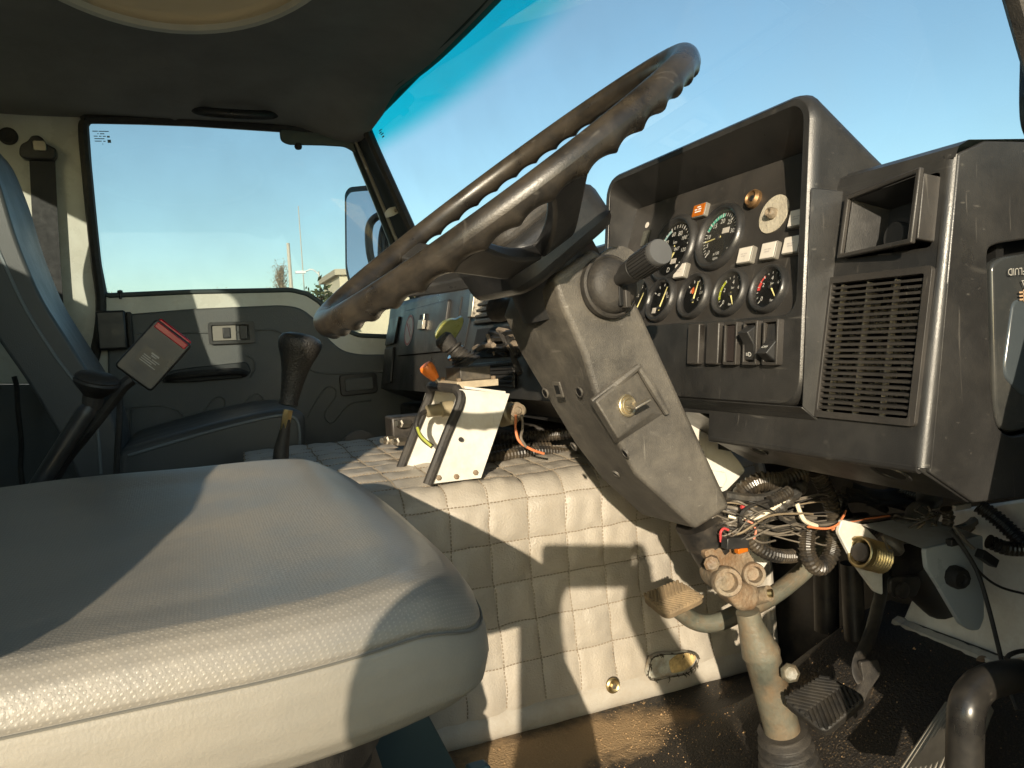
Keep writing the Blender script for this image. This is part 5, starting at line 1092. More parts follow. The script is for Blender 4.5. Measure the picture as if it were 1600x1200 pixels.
MB().prism(roundpoly([aY(a, b, 0.70) for a, b in ((1310, 832), (1316, 812), (1350, 820), (1378, 850), (1380, 930), (1368, 925), (1335, 880))], 0.004), (0, 0.006, 0)).obj('left_plate', paint_b, pb, bevel=0.001)
MB().prism(roundpoly([aY(a, b, 0.60) for a, b in ((1446, 858), (1536, 836), (1538, 966), (1531, 984), (1519, 986), (1502, 976), (1468, 918), (1449, 888))], 0.004), (0, 0.006, 0)).obj('right_plate', paint_g, pb, bevel=0.001)
MB().add([aY(1345, 820, 0.70), aY(1446, 859, 0.602), aY(1534, 838, 0.602), aY(1440, 805, 0.70)], [(0, 1, 2, 3)]).obj('flange', paint_b, pb, fix=False)
hx = []
s_a, s_b = aY(1342, 862, 0.685), aY(1378, 872, 0.685); sax = (s_b - s_a).normalized(); su = sax.orthogonal().normalized(); sv = sax.cross(su)
for i in range(161):
    t = i / 160; a = t * 9 * 2 * math.pi; hx.append(s_a.lerp(s_b, t) + (su * math.cos(a) + sv * math.sin(a)) * 0.0175)
MB().tube(hx, 0.0019, 6).obj('spring', brass_m, pb)
MB().tube([s_a, s_b], 0.0110, 16).obj('spring_sleeve', black_i, pb)
MB(zframe(aY(1490, 900, 0.598), (-0.2, -1, 0))).lathe([(0.0125, -0.001), (0.0125, 0.010), (0.010, 0.014), (0.006, 0.014), (0.005, 0.011), (0, 0.011)], 10).obj('rubber_stop', rubber, pb)
lk2 = MB().prism(roundpoly(L3([(1392, 908, 0.68), (1398, 902, 0.68), (1436, 900, 0.68), (1440, 912, 0.68), (1432, 932, 0.68), (1400, 936, 0.68), (1392, 925, 0.68)]), 0.005), (0, 0.006, 0)).obj('link_arm', black_i, pb, bevel=0.001)
MB(zframe(aY(1408, 922, 0.678), (0, -1, 0))).lathe([(0.010, 0), (0.010, 0.004), (0.006, 0.006), (0, 0.006)], 16).obj('pivot_washer', black_i, lk2)
MB().tube(L3([(1412, 868, 0.72), (1440, 905, 0.74), (1470, 935, 0.76)]), 0.030, 18).obj('servo_cylinder', black_i, pb)
MB().tube(L3([(1330, 880, 0.86), (1336, 1000, 0.86)]), 0.016, 12).obj('pillar_pipe', black_i, pb)
MB().tube(L3([(1290, 870, 0.95), (1292, 985, 0.95)]), 0.020, 12).obj('pillar_pipe', black_i, pb)
prop(MB().tube(smoothpath([aX(1402, 976, 0.948), aX(1440, 994, 0.946), aX(1500, 1018, 0.944), aX(1560, 1042, 0.942), aX(1640, 1076, 0.94)], 6), [0.014 + 0.004 * noise.noise(Vector((i * 0.8, 0, 0))) for i in range(25)], 8).obj('toe_board_edge', rust_w), kind='structure')
MBs = MB(zframe(aX(1537, 1034, 0.935), (-1, -0.5, 0.4))).lathe([(0.008, 0), (0.008, 0.005), (0, 0.007)], 14)
prop(MBs.obj('floor_plug', rusty), 'small rusty bolt in the rusted edge of the toe board', 'bolt')

# ================================================================== wiring under the dashboard
wh = thing('wiring_harness', 'tangle of loose wires and corrugated conduits hanging below the dashboard', 'wiring', aY(1280, 890, 0.74))
def conduit(r, pts, mat=hose_m, pitch=0.0052):
    p, rr = ribbed(L3(pts), r, pitch); return MB().tube(p, rr, 12).obj('conduit', mat, wh, ang=20)
def wire(r, pts, mat, name='wire'): return MB().tube(smoothpath(L3(pts), 7), r, 7).obj(name, mat, wh)
conduit(0.0125, [(1155, 782, 0.78), (1166, 764, 0.77), (1190, 752, 0.76), (1222, 752, 0.75), (1256, 740, 0.75)])
conduit(0.0140, [(1150, 775, 0.80), (1172, 766, 0.80), (1186, 790, 0.80)])
conduit(0.0105, [(1276, 738, 0.73), (1290, 765, 0.73), (1302, 800, 0.73), (1304, 840, 0.73), (1298, 868, 0.73), (1284, 886, 0.728), (1270, 882, 0.725), (1261, 860, 0.725), (1262, 828, 0.73)])
conduit(0.0090, [(1168, 838, 0.74), (1180, 852, 0.74), (1205, 866, 0.74), (1235, 869, 0.75), (1262, 862, 0.76)])
conduit(0.0110, [(1318, 770, 0.80), (1312, 790, 0.80), (1325, 812, 0.80), (1352, 812, 0.80)])
conduit(0.0095, [(1335, 818, 0.74), (1352, 826, 0.74), (1378, 822, 0.74), (1400, 812, 0.75)])
conduit(0.0085, [(1545, 846, 0.60), (1575, 857, 0.59), (1620, 858, 0.58)])
conduit(0.0100, [(1530, 790, 0.66), (1560, 812, 0.64), (1590, 840, 0.62), (1620, 870, 0.60)])
conduit(0.0065, [(1478, 795, 0.62), (1482, 808, 0.62), (1480, 822, 0.62)])
conduit(0.0120, [(1395, 760, 0.85), (1440, 775, 0.85), (1490, 780, 0.85)])
tan = M('dusty_hose', (0.20, 0.155, 0.10), 0.8, var=0.3, vs=30)
for dy, yy in ((0, 0.68), (9, 0.69)):
    wire(0.0062, [(1415, 828 + dy, yy), (1445, 824 + dy, yy), (1480, 830 + dy, yy), (1512, 822 + dy * 0.5, yy + 0.02), (1530, 806, yy + 0.04)], tan, 'hose')
random.seed(11)
for k in range(11):        # the dull bundle running right from the shroud
    o1, o2 = random.uniform(-7, 7), random.uniform(-6, 6); yy = 0.72 + random.uniform(-0.012, 0.012)
    wire(random.uniform(0.0012, 0.0021), [(1118 + random.uniform(-6, 8), 812 + o1, 0.75), (1160, 822 + o1, yy), (1205, 824 + o2 + 5, yy), (1250, 822 + o2 * 0.6, yy), (1290, 820 + o1 * 0.6, yy), (1330, 814 + o2 * 0.5, yy), (1380, 812 + o1, yy + 0.02), (1425, 808 + o2, yy + 0.04)], random.choice((wire_g, tape_m, tape_m, wire_g, rubber)))
for k in range(6):
    o1 = random.uniform(-5, 5)
    wire(random.uniform(0.0014, 0.002), [(1125, 792 + o1, 0.75), (1160, 800 + o1, 0.73), (1200, 800 + o1 * 1.5, 0.72), (1240, 800 + k * 4, 0.73), (1275, 812 + o1, 0.74)], random.choice((wire_g, rubber, tape_m)))
wire(0.0024, [(1138, 806, 0.73), (1160, 811, 0.722), (1185, 808, 0.715), (1212, 792, 0.71), (1236, 776, 0.71)], wire_w)
wire(0.0027, [(1245, 786, 0.712), (1250, 800, 0.708), (1258, 814, 0.706), (1276, 822, 0.708)], wire_w)
wire(0.0014, [(1262, 823, 0.705), (1290, 826, 0.703), (1308, 820, 0.703), (1317, 808, 0.705), (1322, 798, 0.707)], wire_o)
wire(0.0013, [(1300, 828, 0.71), (1320, 818, 0.71), (1345, 812, 0.715), (1390, 806, 0.72)], wire_o)
wire(0.0015, [(1126, 846, 0.72), (1126, 832, 0.715), (1131, 826, 0.715), (1138, 828, 0.716)], wire_r)
wire(0.0014, [(1164, 812, 0.712), (1176, 818, 0.708), (1181, 830, 0.708), (1178, 842, 0.71)], M('pink_wire', (0.52, 0.20, 0.13), 0.5))
wire(0.0022, [(1158, 792, 0.715), (1168, 793, 0.714), (1172, 792, 0.714)], wire_r)
wire(0.0060, [(1132, 774, 0.74), (1165, 779, 0.735), (1195, 778, 0.73), (1222, 768, 0.73)], tape_m, 'cable')
wire(0.0022, [(1212, 780, 0.712), (1185, 786, 0.708), (1164, 796, 0.706), (1157, 812, 0.706), (1162, 830, 0.71)], rubber)
for k in range(4): wire(0.0024, [(1205, 786 + 4 * k, 0.716), (1190, 790 + 4 * k, 0.716), (1170, 796 + 3 * k, 0.72), (1145, 800 + 3 * k, 0.74)], tape_m)
MB().tube(smoothpath(L3([(1208, 796, 0.716), (1222, 790, 0.713), (1240, 772, 0.713), (1255, 758, 0.72)]), 6), [0.006 + 0.003 * abs(math.sin(i * 0.9)) for i in range(19)], 9).obj('tape_wrap', tape_m, wh)
p_, r__ = ribbed(L3([(1203, 784, 0.708), (1220, 776, 0.706), (1234, 767, 0.707)]), 0.0072, 0.004); MB().tube(p_, r__, 12).obj('conduit', hose_m, wh, ang=20)
cn = MB(frame(aY(1148, 848, 0.712), aY(1168, 846, 0.712) - aY(1132, 849, 0.712), (0, 0, 1))).box(-0.015, 0.016, -0.006, 0.007, -0.006, 0.006).obj('connector', blackp, wh, bevel=0.001)
MB(frame(aY(1158, 859, 0.712), (1, 0, 0.1), (0, 0, 1))).box(-0.007, 0.007, -0.003, 0.003, -0.004, 0.004).obj('connector_tip', amber, cn, bevel=0.0008)
sl_ = MB().tube(smoothpath(L3([(1388, 858, 0.69), (1400, 840, 0.69), (1420, 822, 0.69), (1440, 800, 0.70), (1452, 778, 0.72)]), 5), [0.014 + 0.003 * math.sin(i) for i in range(21)], 12).obj('cable_sleeve', M('grey_sleeve', (0.12, 0.11, 0.095), 0.45, var=0.2, vs=30), wh)
MB().tube(L3([(1378, 838, 0.672), (1384, 848, 0.670), (1390, 872, 0.672)]), 0.0014, 6).obj('cable_tie', steel_m, sl_)
MB(frame(aY(1388, 862, 0.672), (1, 0, 0), (0, 0, 1))).box(-0.004, 0.004, -0.003, 0.003, -0.003, 0.003).obj('tie_head', steel_m, sl_)
p_, r__ = ribbed(L3([(1384, 838, 0.70), (1396, 826, 0.70), (1408, 812, 0.70)]), 0.010, 0.006); MB().tube(p_, r__, 12).obj('conduit', hose_m, wh, ang=20)
for k in range(16):        # small loose ends around the sleeve
    a = (random.uniform(1425, 1490), random.uniform(795, 825))
    wire(0.0011, [(a[0], a[1], 0.66), (a[0] + random.uniform(-12, 12), a[1] + random.uniform(-8, 10), 0.655), (a[0] + random.uniform(-25, 30), a[1] + random.uniform(-6, 18), 0.66)], random.choice((tan, wire_g, rubber, tape_m)))
MB(frame(aY(1503, 792, 0.60), (1, 0, 0), (0, 0, 1))).box(-0.013, 0.013, -0.003, 0.003, -0.002, 0.002).obj('clip', M('clip_grey', (0.4, 0.38, 0.34), 0.5), wh, bevel=0.0006)
for k in range(12):
    y0 = random.uniform(752, 790); x0 = random.uniform(1280, 1560)
    wire(random.uniform(0.003, 0.007), [(x0, y0, 0.84), (x0 + 40, y0 + random.uniform(-5, 20), 0.84), (x0 + 80, y0 + random.uniform(-5, 25), 0.85)], rubber, 'cable')
for k in range(20):        # thin single wires straggling from the shroud
    x0 = random.uniform(1112, 1150); y0 = random.uniform(788, 838); yy = random.uniform(0.700, 0.735)
    xe = random.uniform(1200, 1330); ye = random.uniform(770, 850)
    wire(random.uniform(0.0008, 0.0013), [(x0, y0, 0.745), (x0 + 22, y0 + random.uniform(-12, 14), yy), ((x0 + xe) / 2, (y0 + ye) / 2 + random.uniform(-14, 16), yy), (xe - 22, ye + random.uniform(-12, 12), yy), (xe, ye, yy + 0.015)], random.choice((wire_g, wire_g, tan, tape_m, rubber, wire_g, rubber, wire_g, tape_m)))
# loose cables at the right
lc_ = thing('loose_cable', 'thin black cables with a plug dangling in front of the white plate', 'cable', aY(1560, 1050, 0.53))
for pts, r0 in (([(1485, 828, 0.60), (1508, 860, 0.585), (1528, 895, 0.575), (1545, 950, 0.56), (1560, 1010, 0.54), (1572, 1060, 0.52), (1590, 1110, 0.5)], 0.0024), ([(1488, 832, 0.60), (1512, 868, 0.585), (1535, 898, 0.58), (1565, 918, 0.575), (1610, 930, 0.57)], 0.0014), ([(1572, 1030, 0.52), (1580, 1022, 0.52), (1600, 1017, 0.52), (1630, 1022, 0.52)], 0.0024)):
    MB().tube(smoothpath(L3(pts), 6), r0, 7).obj('cable', rubber, lc_)
MB().tube(smoothpath(L3([(1490, 822, 0.60), (1508, 845, 0.59), (1522, 858, 0.585)]), 5), 0.0022, 6).obj('cable', wire_g, lc_)
pg = MB(frame(aY(1542, 872, 0.583), aY(1562, 884, 0.583) - aY(1522, 856, 0.583), (0, 0, 1)))
pg.box(-0.014, 0.014, -0.005, 0.005, -0.005, 0.005).obj('plug', blackp, lc_, bevel=0.001)
MB(frame(aY(1488, 847, 0.598), (1, 0, 0), (0, 0, 1))).box(-0.006, 0.006, -0.004, 0.004, -0.004, 0.004).obj('cable_clip', blackp, lc_, bevel=0.001)

# ================================================================== control stand on the engine cover
cs_ = thing('control_stand', 'white sheet metal control stand with black tube edging on the engine cover', 'control stand', aY(690, 750, 1.2))
S1 = [aY(a, b, 1.165) for a, b in ((668, 757), (752, 747), (797, 615), (718, 608))]
MB().prism(S1, (0, 0.004, 0)).obj('near_plate', paint_b, cs_, bevel=0.0008)
SD = 0.175
S2 = [p + Vector((0, SD, 0)) for p in S1]
MB().prism(S2, (0, 0.004, 0)).obj('far_plate', paint_b, cs_, bevel=0.0008)
MB().add([S1[1] + Vector((-0.004, 0.004, 0)), S1[2] + Vector((-0.004, 0.004, 0)), S2[2] + Vector((-0.004, 0, 0)), S2[1] + Vector((-0.004, 0, 0))], [(0, 1, 2, 3)]).obj('back_plate', paint_b, cs_, fix=False)
MB().prism([S1[3] + Vector((0.01, 0.0045, 0)), S1[2] + Vector((-0.006, 0.0045, 0)), S2[2] + Vector((-0.006, -0.0005, 0)), S2[3] + Vector((0.01, -0.0005, 0))], (0, 0, 0.004)).obj('top_plate', paint_b, cs_)
tb = [S1[0], S1[0].lerp(S1[3], 0.5) + Vector((0.004, 0, 0)), S1[3] + Vector((0, 0.0, -0.02)), S1[3] + Vector((0, 0.012, -0.002)), S1[3] + Vector((0, 0.03, 0)), S2[3] + Vector((0, -0.03, 0)), S2[3] + Vector((0, -0.012, -0.002)), S2[3] + Vector((0, 0, -0.02)), S2[0].lerp(S2[3], 0.5) + Vector((0.004, 0, 0)), S2[0]]
MB().tube(smoothpath(tb, 5), 0.0082, 10).obj('edge_tube', rubber, cs_)
vf = frame(S1[3].lerp(S1[2], 0.42) + Vector((0, 0.062, 0.006)), (1, 0, 0), (0, 1, 0))
fl_ = MB(vf).box(-0.036, 0.036, -0.05, 0.05, 0.0, 0.011).obj('valve_flange', M('dusty_alloy', (0.36, 0.30, 0.21), 0.7, var=0.25, vs=40), cs_, bevel=0.001)
for x in (-0.030, 0.030):
    for y in (-0.043, 0.043): MB(vf @ Matrix.Translation((x, y, 0.011))).lathe([(0.0042, 0), (0.0042, 0.005), (0, 0.006)], 6).obj('flange_bolt', rusty, fl_)
MB(vf).box(-0.026, 0.028, -0.038, 0.038, 0.011, 0.034).obj('valve_body', M('valve_black', (0.05, 0.045, 0.038), 0.6, var=0.3, vs=40, dust=(0.2, 0.16, 0.1), damt=0.5, ds=30), cs_, bevel=0.002)
base = vf @ Vector((0, 0, 0.034)); tip = aY(694, 533, 1.24)
bx_ = [base + (tip - base) * t + Vector((0.0, 0, 0.006 * math.sin(math.pi * t))) for t in [i / 24 for i in range(17)]]
MB().tube(bx_, [0.027, 0.028, 0.025, 0.022, 0.023, 0.019, 0.020, 0.016, 0.0165, 0.014, 0.015, 0.0125, 0.0125, 0.016, 0.016, 0.011, 0.011], 14).obj('bellows', rubber, cs_)
kdv = (aY(690, 526, 1.24) - aY(735, 578, 1.24)).normalized()
MB(zframe(aY(713, 552, 1.24), kdv)).lathe([(0.017, -0.003), (0.018, 0.0), (0.017, 0.003)], 18).obj('collar', chrome, cs_)
MB(zframe(aY(706, 545, 1.24), kdv)).lathe([(0.010, 0), (0.016, 0.006), (0.0165, 0.022), (0.012, 0.028), (0, 0.029)], 18).obj('grip', rubber, cs_)
kb2 = roundpoly([aY(a, b, 1.26) for a, b in ((678, 525), (690, 505), (706, 499), (712, 500), (722, 495), (725, 500), (722, 512), (712, 528), (706, 538), (690, 545))], 0.008, 3)
MB().prism(kb2, (0.006, 0.022, 0.004)).obj('olive_handle', olive_k, cs_, bevel=0.006, seg=3)
ol = thing('orange_lever', 'short lever with orange plastic tip on the control stand', 'lever', aY(690, 606, 1.30))
MB().tube(L3([(694, 608, 1.27), (679, 590, 1.27), (674, 584, 1.27)]), 0.0045, 10).obj('rod', steel_m, ol)
MB(zframe(aY(681, 592, 1.27), aY(665, 572, 1.27) - aY(681, 592, 1.27))).lathe([(0.007, 0), (0.0085, 0.004), (0.0125, 0.018), (0.013, 0.026), (0.0105, 0.031), (0, 0.032)], 18).obj('tip', orange, ol)
MB(zframe(aY(690, 640, 1.28), aY(664, 643, 1.28) - aY(690, 640, 1.28))).lathe([(0.014, -0.02), (0.014, 0.0), (0.011, 0.002), (0.011, 0.026), (0.008, 0.028), (0, 0.028)], 18).obj('pressure_switch', M('dusty_brass', (0.34, 0.29, 0.19), 0.5, metal=0.4), cs_)
wr = MB().tube(smoothpath(L3([(666, 642, 1.28), (655, 650, 1.27), (651, 668, 1.26), (660, 685, 1.25), (676, 698, 1.24)]), 6), 0.0042, 8).obj('cable', rubber, cs_)
MB().tube(smoothpath(L3([(652, 668, 1.256), (658, 682, 1.246), (674, 697, 1.236)]), 5), 0.0026, 7).obj('cable', M('lime_wire', (0.30, 0.33, 0.05), 0.5), cs_)
MB(zframe(S1[0].lerp(S1[2], 0.47) + Vector((-0.012, -0.004, 0.004)), (0, -1, 0))).lathe([(0.004, 0), (0.003, 0.004), (0, 0.004)], 10).obj('rivet', rubber, cs_)
for t_, h_ in ((0.12, 0.06), (0.45, 0.05), (0.80, 0.07)):
    bpx = S1[0].lerp(S1[1], t_) + (S1[3] - S1[0]) * h_ + Vector((0.004, -0.001, 0))
    MB(zframe(bpx, (0, -1, 0))).lathe([(0.0045, -0.001), (0.0045, 0.002), (0.003, 0.003), (0, 0.003)], 6).obj('base_screw', rusty, cs_)
# fittings and hoses behind the stand
af_ = thing('air_fitting', 'brass air line fitting with loose wires right of the control stand', 'fitting', aY(800, 690, 1.22))
MB(zframe(aY(800, 645, 1.25), aY(822, 640, 1.22) - aY(790, 650, 1.27))).lathe([(0.020, -0.03), (0.020, 0.0), (0.016, 0.003), (0.016, 0.016), (0.010, 0.018), (0.010, 0.026), (0, 0.027)], 18).obj('body', M('dusty_brass', (0.34, 0.29, 0.19), 0.5, metal=0.4), af_)
MB(zframe(aY(808, 642, 1.225), (0, -1, 0.1))).lathe([(0.014, 0), (0.014, 0.003), (0.008, 0.004), (0.005, 0.008), (0, 0.008)], 16).obj('terminal', rusty, af_)
for pts, m_ in (([(806, 648, 1.21), (806, 672, 1.21), (812, 690, 1.205), (830, 702, 1.2), (850, 709, 1.2)], wire_o), ([(815, 648, 1.21), (817, 668, 1.21), (814, 684, 1.2), (822, 698, 1.2)], wire_g)):
    MB().tube(smoothpath(L3(pts), 6), 0.0024, 7).obj('lead', m_, af_)
for lab_, pts, r0 in (('upper black conduit lying behind the control stand', [(740, 690, 1.40), (800, 684, 1.36), (860, 680, 1.34), (930, 672, 1.3)], 0.012), ('lower black conduit lying on the far edge of the engine cover', [(735, 722, 1.30), (790, 712, 1.30), (850, 706, 1.32), (930, 716, 1.34)], 0.012), ('middle black conduit lying behind the control stand', [(745, 708, 1.34), (800, 700, 1.34), (860, 698, 1.34)], 0.010)):
    p_, r__ = ribbed(L3(pts), r0, 0.007); prop(MB().tube(p_, r__, 12).obj('conduit_hose', hose_m, ang=20), lab_, 'conduit')
vt = thing('valve_block', 'dark valve block with steel pipe unions left of the control stand', 'valve', aY(620, 712, 1.55))
MB(frame(aY(630, 672, 1.52), (1, 0, 0), (0, 0, 1))).box(-0.03, 0.04, -0.025, 0.03, -0.03, 0.03).obj('body', black_i, vt, bevel=0.004)
for px, py in ((606, 688), (622, 690), (628, 662)):
    MB(zframe(aY(px, py, 1.48), (-0.7, -0.5, 0.1))).lathe([(0.009, -0.02), (0.009, 0.006), (0.006, 0.008), (0.006, 0.018), (0, 0.018)], 6).obj('union', steel_m, vt)
# dark lower space between the seat and the dashboard
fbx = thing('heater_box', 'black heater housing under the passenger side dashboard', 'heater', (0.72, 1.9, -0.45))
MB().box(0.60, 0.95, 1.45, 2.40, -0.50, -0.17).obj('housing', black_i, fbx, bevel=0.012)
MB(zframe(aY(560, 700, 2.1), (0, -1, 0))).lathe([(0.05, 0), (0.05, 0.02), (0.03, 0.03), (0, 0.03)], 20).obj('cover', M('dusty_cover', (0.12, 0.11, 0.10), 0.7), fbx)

# ================================================================== outside: yard buildings, poles, trees
wall_m = M('yard_wall_paint', (0.60, 0.54, 0.40), 0.85, var=0.10, vs=0.6)
roof_m = M('flat_roof_edge', (0.45, 0.40, 0.30), 0.85, var=0.1, vs=1)
pane_m = M('far_pane', (0.05, 0.07, 0.09), 0.2, var=0.1)
def far(px, py, d): r = ray(px, py); return r * (d / r.y)
def building(name, lab, px0, px1, ptop, d, depth, wins=(), group=None):
    a, b = far(px0, ptop, d), far(px1, ptop, d); top = max(a.z, b.z); base = thing(name, lab, 'building', ((a.x + b.x) / 2, d, -2), group)
    x0, x1 = a.x, b.x
    MB().box(x0, x1, d, d + depth, -2, top).obj('wall', wall_m, base)
    MB().box(x0 - 0.3, x1 + 0.3, d - 0.3, d + depth + 0.3, top, top + 0.35).obj('roof', roof_m, base)
    for fx, fz, w, h in wins:
        cx = x0 + (x1 - x0) * fx; cz = -2 + (top + 2) * fz
        w_ = MB().box(cx - w, cx + w, d - 0.05, d + 0.02, cz - h, cz + h).obj('window', pane_m, base)
        MB().box(cx - w - 0.1, cx + w + 0.1, d - 0.12, d - 0.052, cz - h - 0.12, cz - h - 0.02).obj('sill', roof_m, w_)
    return base
building('yard_building', 'long low cream yard building seen under the steering wheel rim', 530, 812, 430, 48, 6, [(0.03, 0.72, 0.5, 0.7), (0.4, 0.6, 0.6, 0.7), (0.62, 0.6, 0.6, 0.7), (0.9, 0.6, 0.6, 0.7)])
building('tower_house', 'narrow tall cream house glimpsed between hub and binnacle', 880, 925, 356, 62, 8, [(0.55, 0.86, 0.5, 0.6), (0.55, 0.70, 0.5, 0.6)])
def pole(name, lab, px, ptop, d, r, arm=0.0, cat='pole'):
    p = far(px, ptop, d); t = thing(name, lab, cat, (p.x, d, -2), 'poles in the yard')
    MB().tube([(p.x, d, -2), (p.x, d, p.z)], [r, r * 0.6], 8).obj('mast', M('pole_concrete', (0.45, 0.42, 0.36), 0.8), t)
    if arm: MB().tube(smoothpath([(p.x, d, p.z - 0.2), (p.x - arm * 0.5, d, p.z + 0.15), (p.x - arm, d, p.z)], 4), r * 0.6, 6).obj('arm', M('lamp_white', (0.7, 0.72, 0.72), 0.4), t); MB().box(p.x - arm - 0.7, p.x - arm, d - 0.15, d + 0.15, p.z - 0.12, p.z + 0.05).obj('lamp_head', M('lamp_white', (0.7, 0.72, 0.72), 0.4), t)
pole('utility_pole', 'pale concrete utility pole left of the cream building', 450, 380, 60, 0.20)
pole('thin_mast', 'very thin tall mast beside the utility pole', 466, 322, 70, 0.06)
pole('lamp_post', 'slim street lamp post with short arm left of the cream house', 498, 424, 55, 0.08, 0.9, 'lamp post')
def tree(name, lab, px, ptop, d, w, dens, mat, kind='leaf'):
    p = far(px, ptop, d); base = Vector((p.x, d, -2)); H_ = p.z + 2; t = thing(name, lab, 'tree', base, 'trees beyond the yard'); rnd = random.Random(px)
    MB().tube([base, base + Vector((0, 0, H_ * 0.6)), base + Vector((0.1, 0, H_ * 0.95))], [0.22, 0.13, 0.03], 7).obj('trunk', M('bark', (0.16, 0.12, 0.08), 0.9), t)
    br = MB(); lf_ = MB()
    for k in range(dens):
        z = H_ * rnd.uniform(0.15, 0.97); a = rnd.uniform(0, 6.283); rr = w * (1 - abs(z / H_ - 0.5) ** 1.6 * 1.6) * rnd.uniform(0.35, 1)
        q = base + Vector((rr * math.cos(a), rr * math.sin(a), z)); s = base + Vector((0, 0, max(0.5, z - w * 0.9)))
        br.tube([s, s.lerp(q, 0.6) + Vector((0, 0, -0.1)), q], [0.05, 0.03, 0.008], 4)
        for j in range(9 if kind == 'leaf' else 4):
            c = q + Vector((rnd.gauss(0, 0.25), rnd.gauss(0, 0.25), rnd.gauss(0, 0.3))); s_ = rnd.uniform(0.08, 0.18) * (1.5 if kind == 'leaf' else 0.5)
            u = Vector((rnd.gauss(0, 1), rnd.gauss(0, 1), rnd.gauss(0, 1))).normalized(); v = u.orthogonal().normalized()
            lf_.add([c - u * s_, c + v * s_ * 0.6, c + u * s_, c - v * s_ * 0.6], [(0, 1, 2, 3)])
    br.obj('branches', M('bark', (0.16, 0.12, 0.08), 0.9), t); lf_.obj('crown', mat, t, smooth=False, fix=False)
dry = M('dry_leaves', (0.30, 0.23, 0.14), 0.9, var=0.3, vs=1); grn = M('olive_leaves', (0.07, 0.085, 0.03), 0.8, var=0.4, vs=1)
tree('poplar_tree', 'thin brownish poplar left of the utility pole', 437, 408, 66, 0.95, 520, dry, 'bare')
tree('bush_tree', 'low olive bush in front of the cream building corner', 497, 455, 46, 1.3, 160, grn)
tree('bare_tree', 'faint bare treetop just above the window sill', 342, 447, 80, 0.9, 120, dry, 'bare')
tree('bare_tree', 'tiny bare treetop at the left end of the window sill', 172, 448, 80, 0.8, 80, dry, 'bare')
# behind the truck, seen only in the mirror
rt = thing('conifer_tree', 'dark conifer standing behind the truck, seen in the door mirror', 'tree', (-30, 26, -2), 'trees beyond the yard')
MB().tube([(-30, 26, -2), (-30, 26, 6)], [0.25, 0.05], 7).obj('trunk', M('bark', (0.16, 0.12, 0.08), 0.9), rt)
cm = MB(); rnd = random.Random(3)
for k in range(2600):
    z = rnd.uniform(0.3, 8.2); rr = (8.6 - z) * 0.26 * math.sqrt(rnd.random()); a = rnd.uniform(0, 6.283); c = Vector((-30 + rr * math.cos(a), 26 + rr * math.sin(a), z - 2)); u = Vector((rnd.gauss(0, 1), rnd.gauss(0, 1), rnd.gauss(0, 0.5))).normalized(); v = u.orthogonal().normalized()
    cm.add([c - u * 0.22, c + v * 0.10, c + u * 0.22, c - v * 0.10], [(0, 1, 2, 3)])
cm.obj('crown', M('conifer_leaves', (0.03, 0.05, 0.03), 0.8, var=0.4, vs=1), rt, smooth=False, fix=False)

# ================================================================== the photographer standing in the yard at the open door
fwd = CAMROT @ Vector((0, 0, -1)); rgt = CAMROT @ Vector((1, 0, 0)); up_ = CAMROT @ Vector((0, 1, 0))
ph = thing('smartphone', 'black smartphone held up at the open driver door', 'phone', -fwd * 0.014 - up_ * 0.036)
pf = frame(-fwd * 0.012 - rgt * 0.045 - up_ * 0.012, rgt, up_)
MB(pf).prism([(x, y, -0.001) for x, y in rrect(-0.075, 0.075, -0.036, 0.036, 0.010)], (0, 0, 0.008)).obj('body', blackp, ph, bevel=0.002)
MB(pf).prism([(x, y, 0.0072) for x, y in rrect(-0.071, 0.071, -0.033, 0.033, 0.007)], (0, 0, 0.0004)).obj('display', M('display_glass', (0.01, 0.01, 0.012), 0.05), ph)
pe = thing('person', 'person in dark jacket and jeans holding a phone overhead at the door', 'person', (-0.02, -0.50, -2.0))
J = {}; E_ = []; RAD = {}
def j(n, p, r, par=None):
    J[n] = Vector(p); RAD[n] = r
    if par: E_.append((par, n))
j('pelvis', (-0.02, -0.50, -1.06), 0.135); j('waist', (-0.02, -0.49, -0.92), 0.125, 'pelvis'); j('chest', (-0.02, -0.47, -0.74), 0.145, 'waist'); j('neckb', (-0.02, -0.47, -0.60), 0.085, 'chest'); j('neck', (-0.02, -0.46, -0.54), 0.055, 'neckb')
j('skull', (-0.02, -0.445, -0.45), 0.082, 'neck'); j('crown', (-0.02, -0.455, -0.37), 0.075, 'skull')
j('shL', (-0.19, -0.46, -0.60), 0.062, 'neckb'); j('elL', (-0.215, -0.13, -0.27), 0.048, 'shL'); j('wrL', (-0.165, -0.04, -0.03), 0.034, 'elL'); j('haL', (-0.130, -0.025, 0.0), 0.027, 'wrL')
j('shR', (0.15, -0.47, -0.60), 0.062, 'neckb'); j('elR', (0.095, -0.14, -0.31), 0.047, 'shR'); j('wrR', (0.010, -0.06, -0.080), 0.031, 'elR'); j('haR', (0.018, -0.042, -0.035), 0.025, 'wrR')
for s, sx in (('L', -1), ('R', 1)):
    j('hip' + s, (-0.02 + sx * 0.09, -0.50, -1.12), 0.095, 'pelvis'); j('kn' + s, (-0.02 + sx * 0.10, -0.47, -1.54), 0.062, 'hip' + s); j('ank' + s, (-0.02 + sx * 0.10, -0.52, -1.92), 0.045, 'kn' + s); j('toe' + s, (-0.02 + sx * 0.12, -0.36, -1.965), 0.034, 'ank' + s)
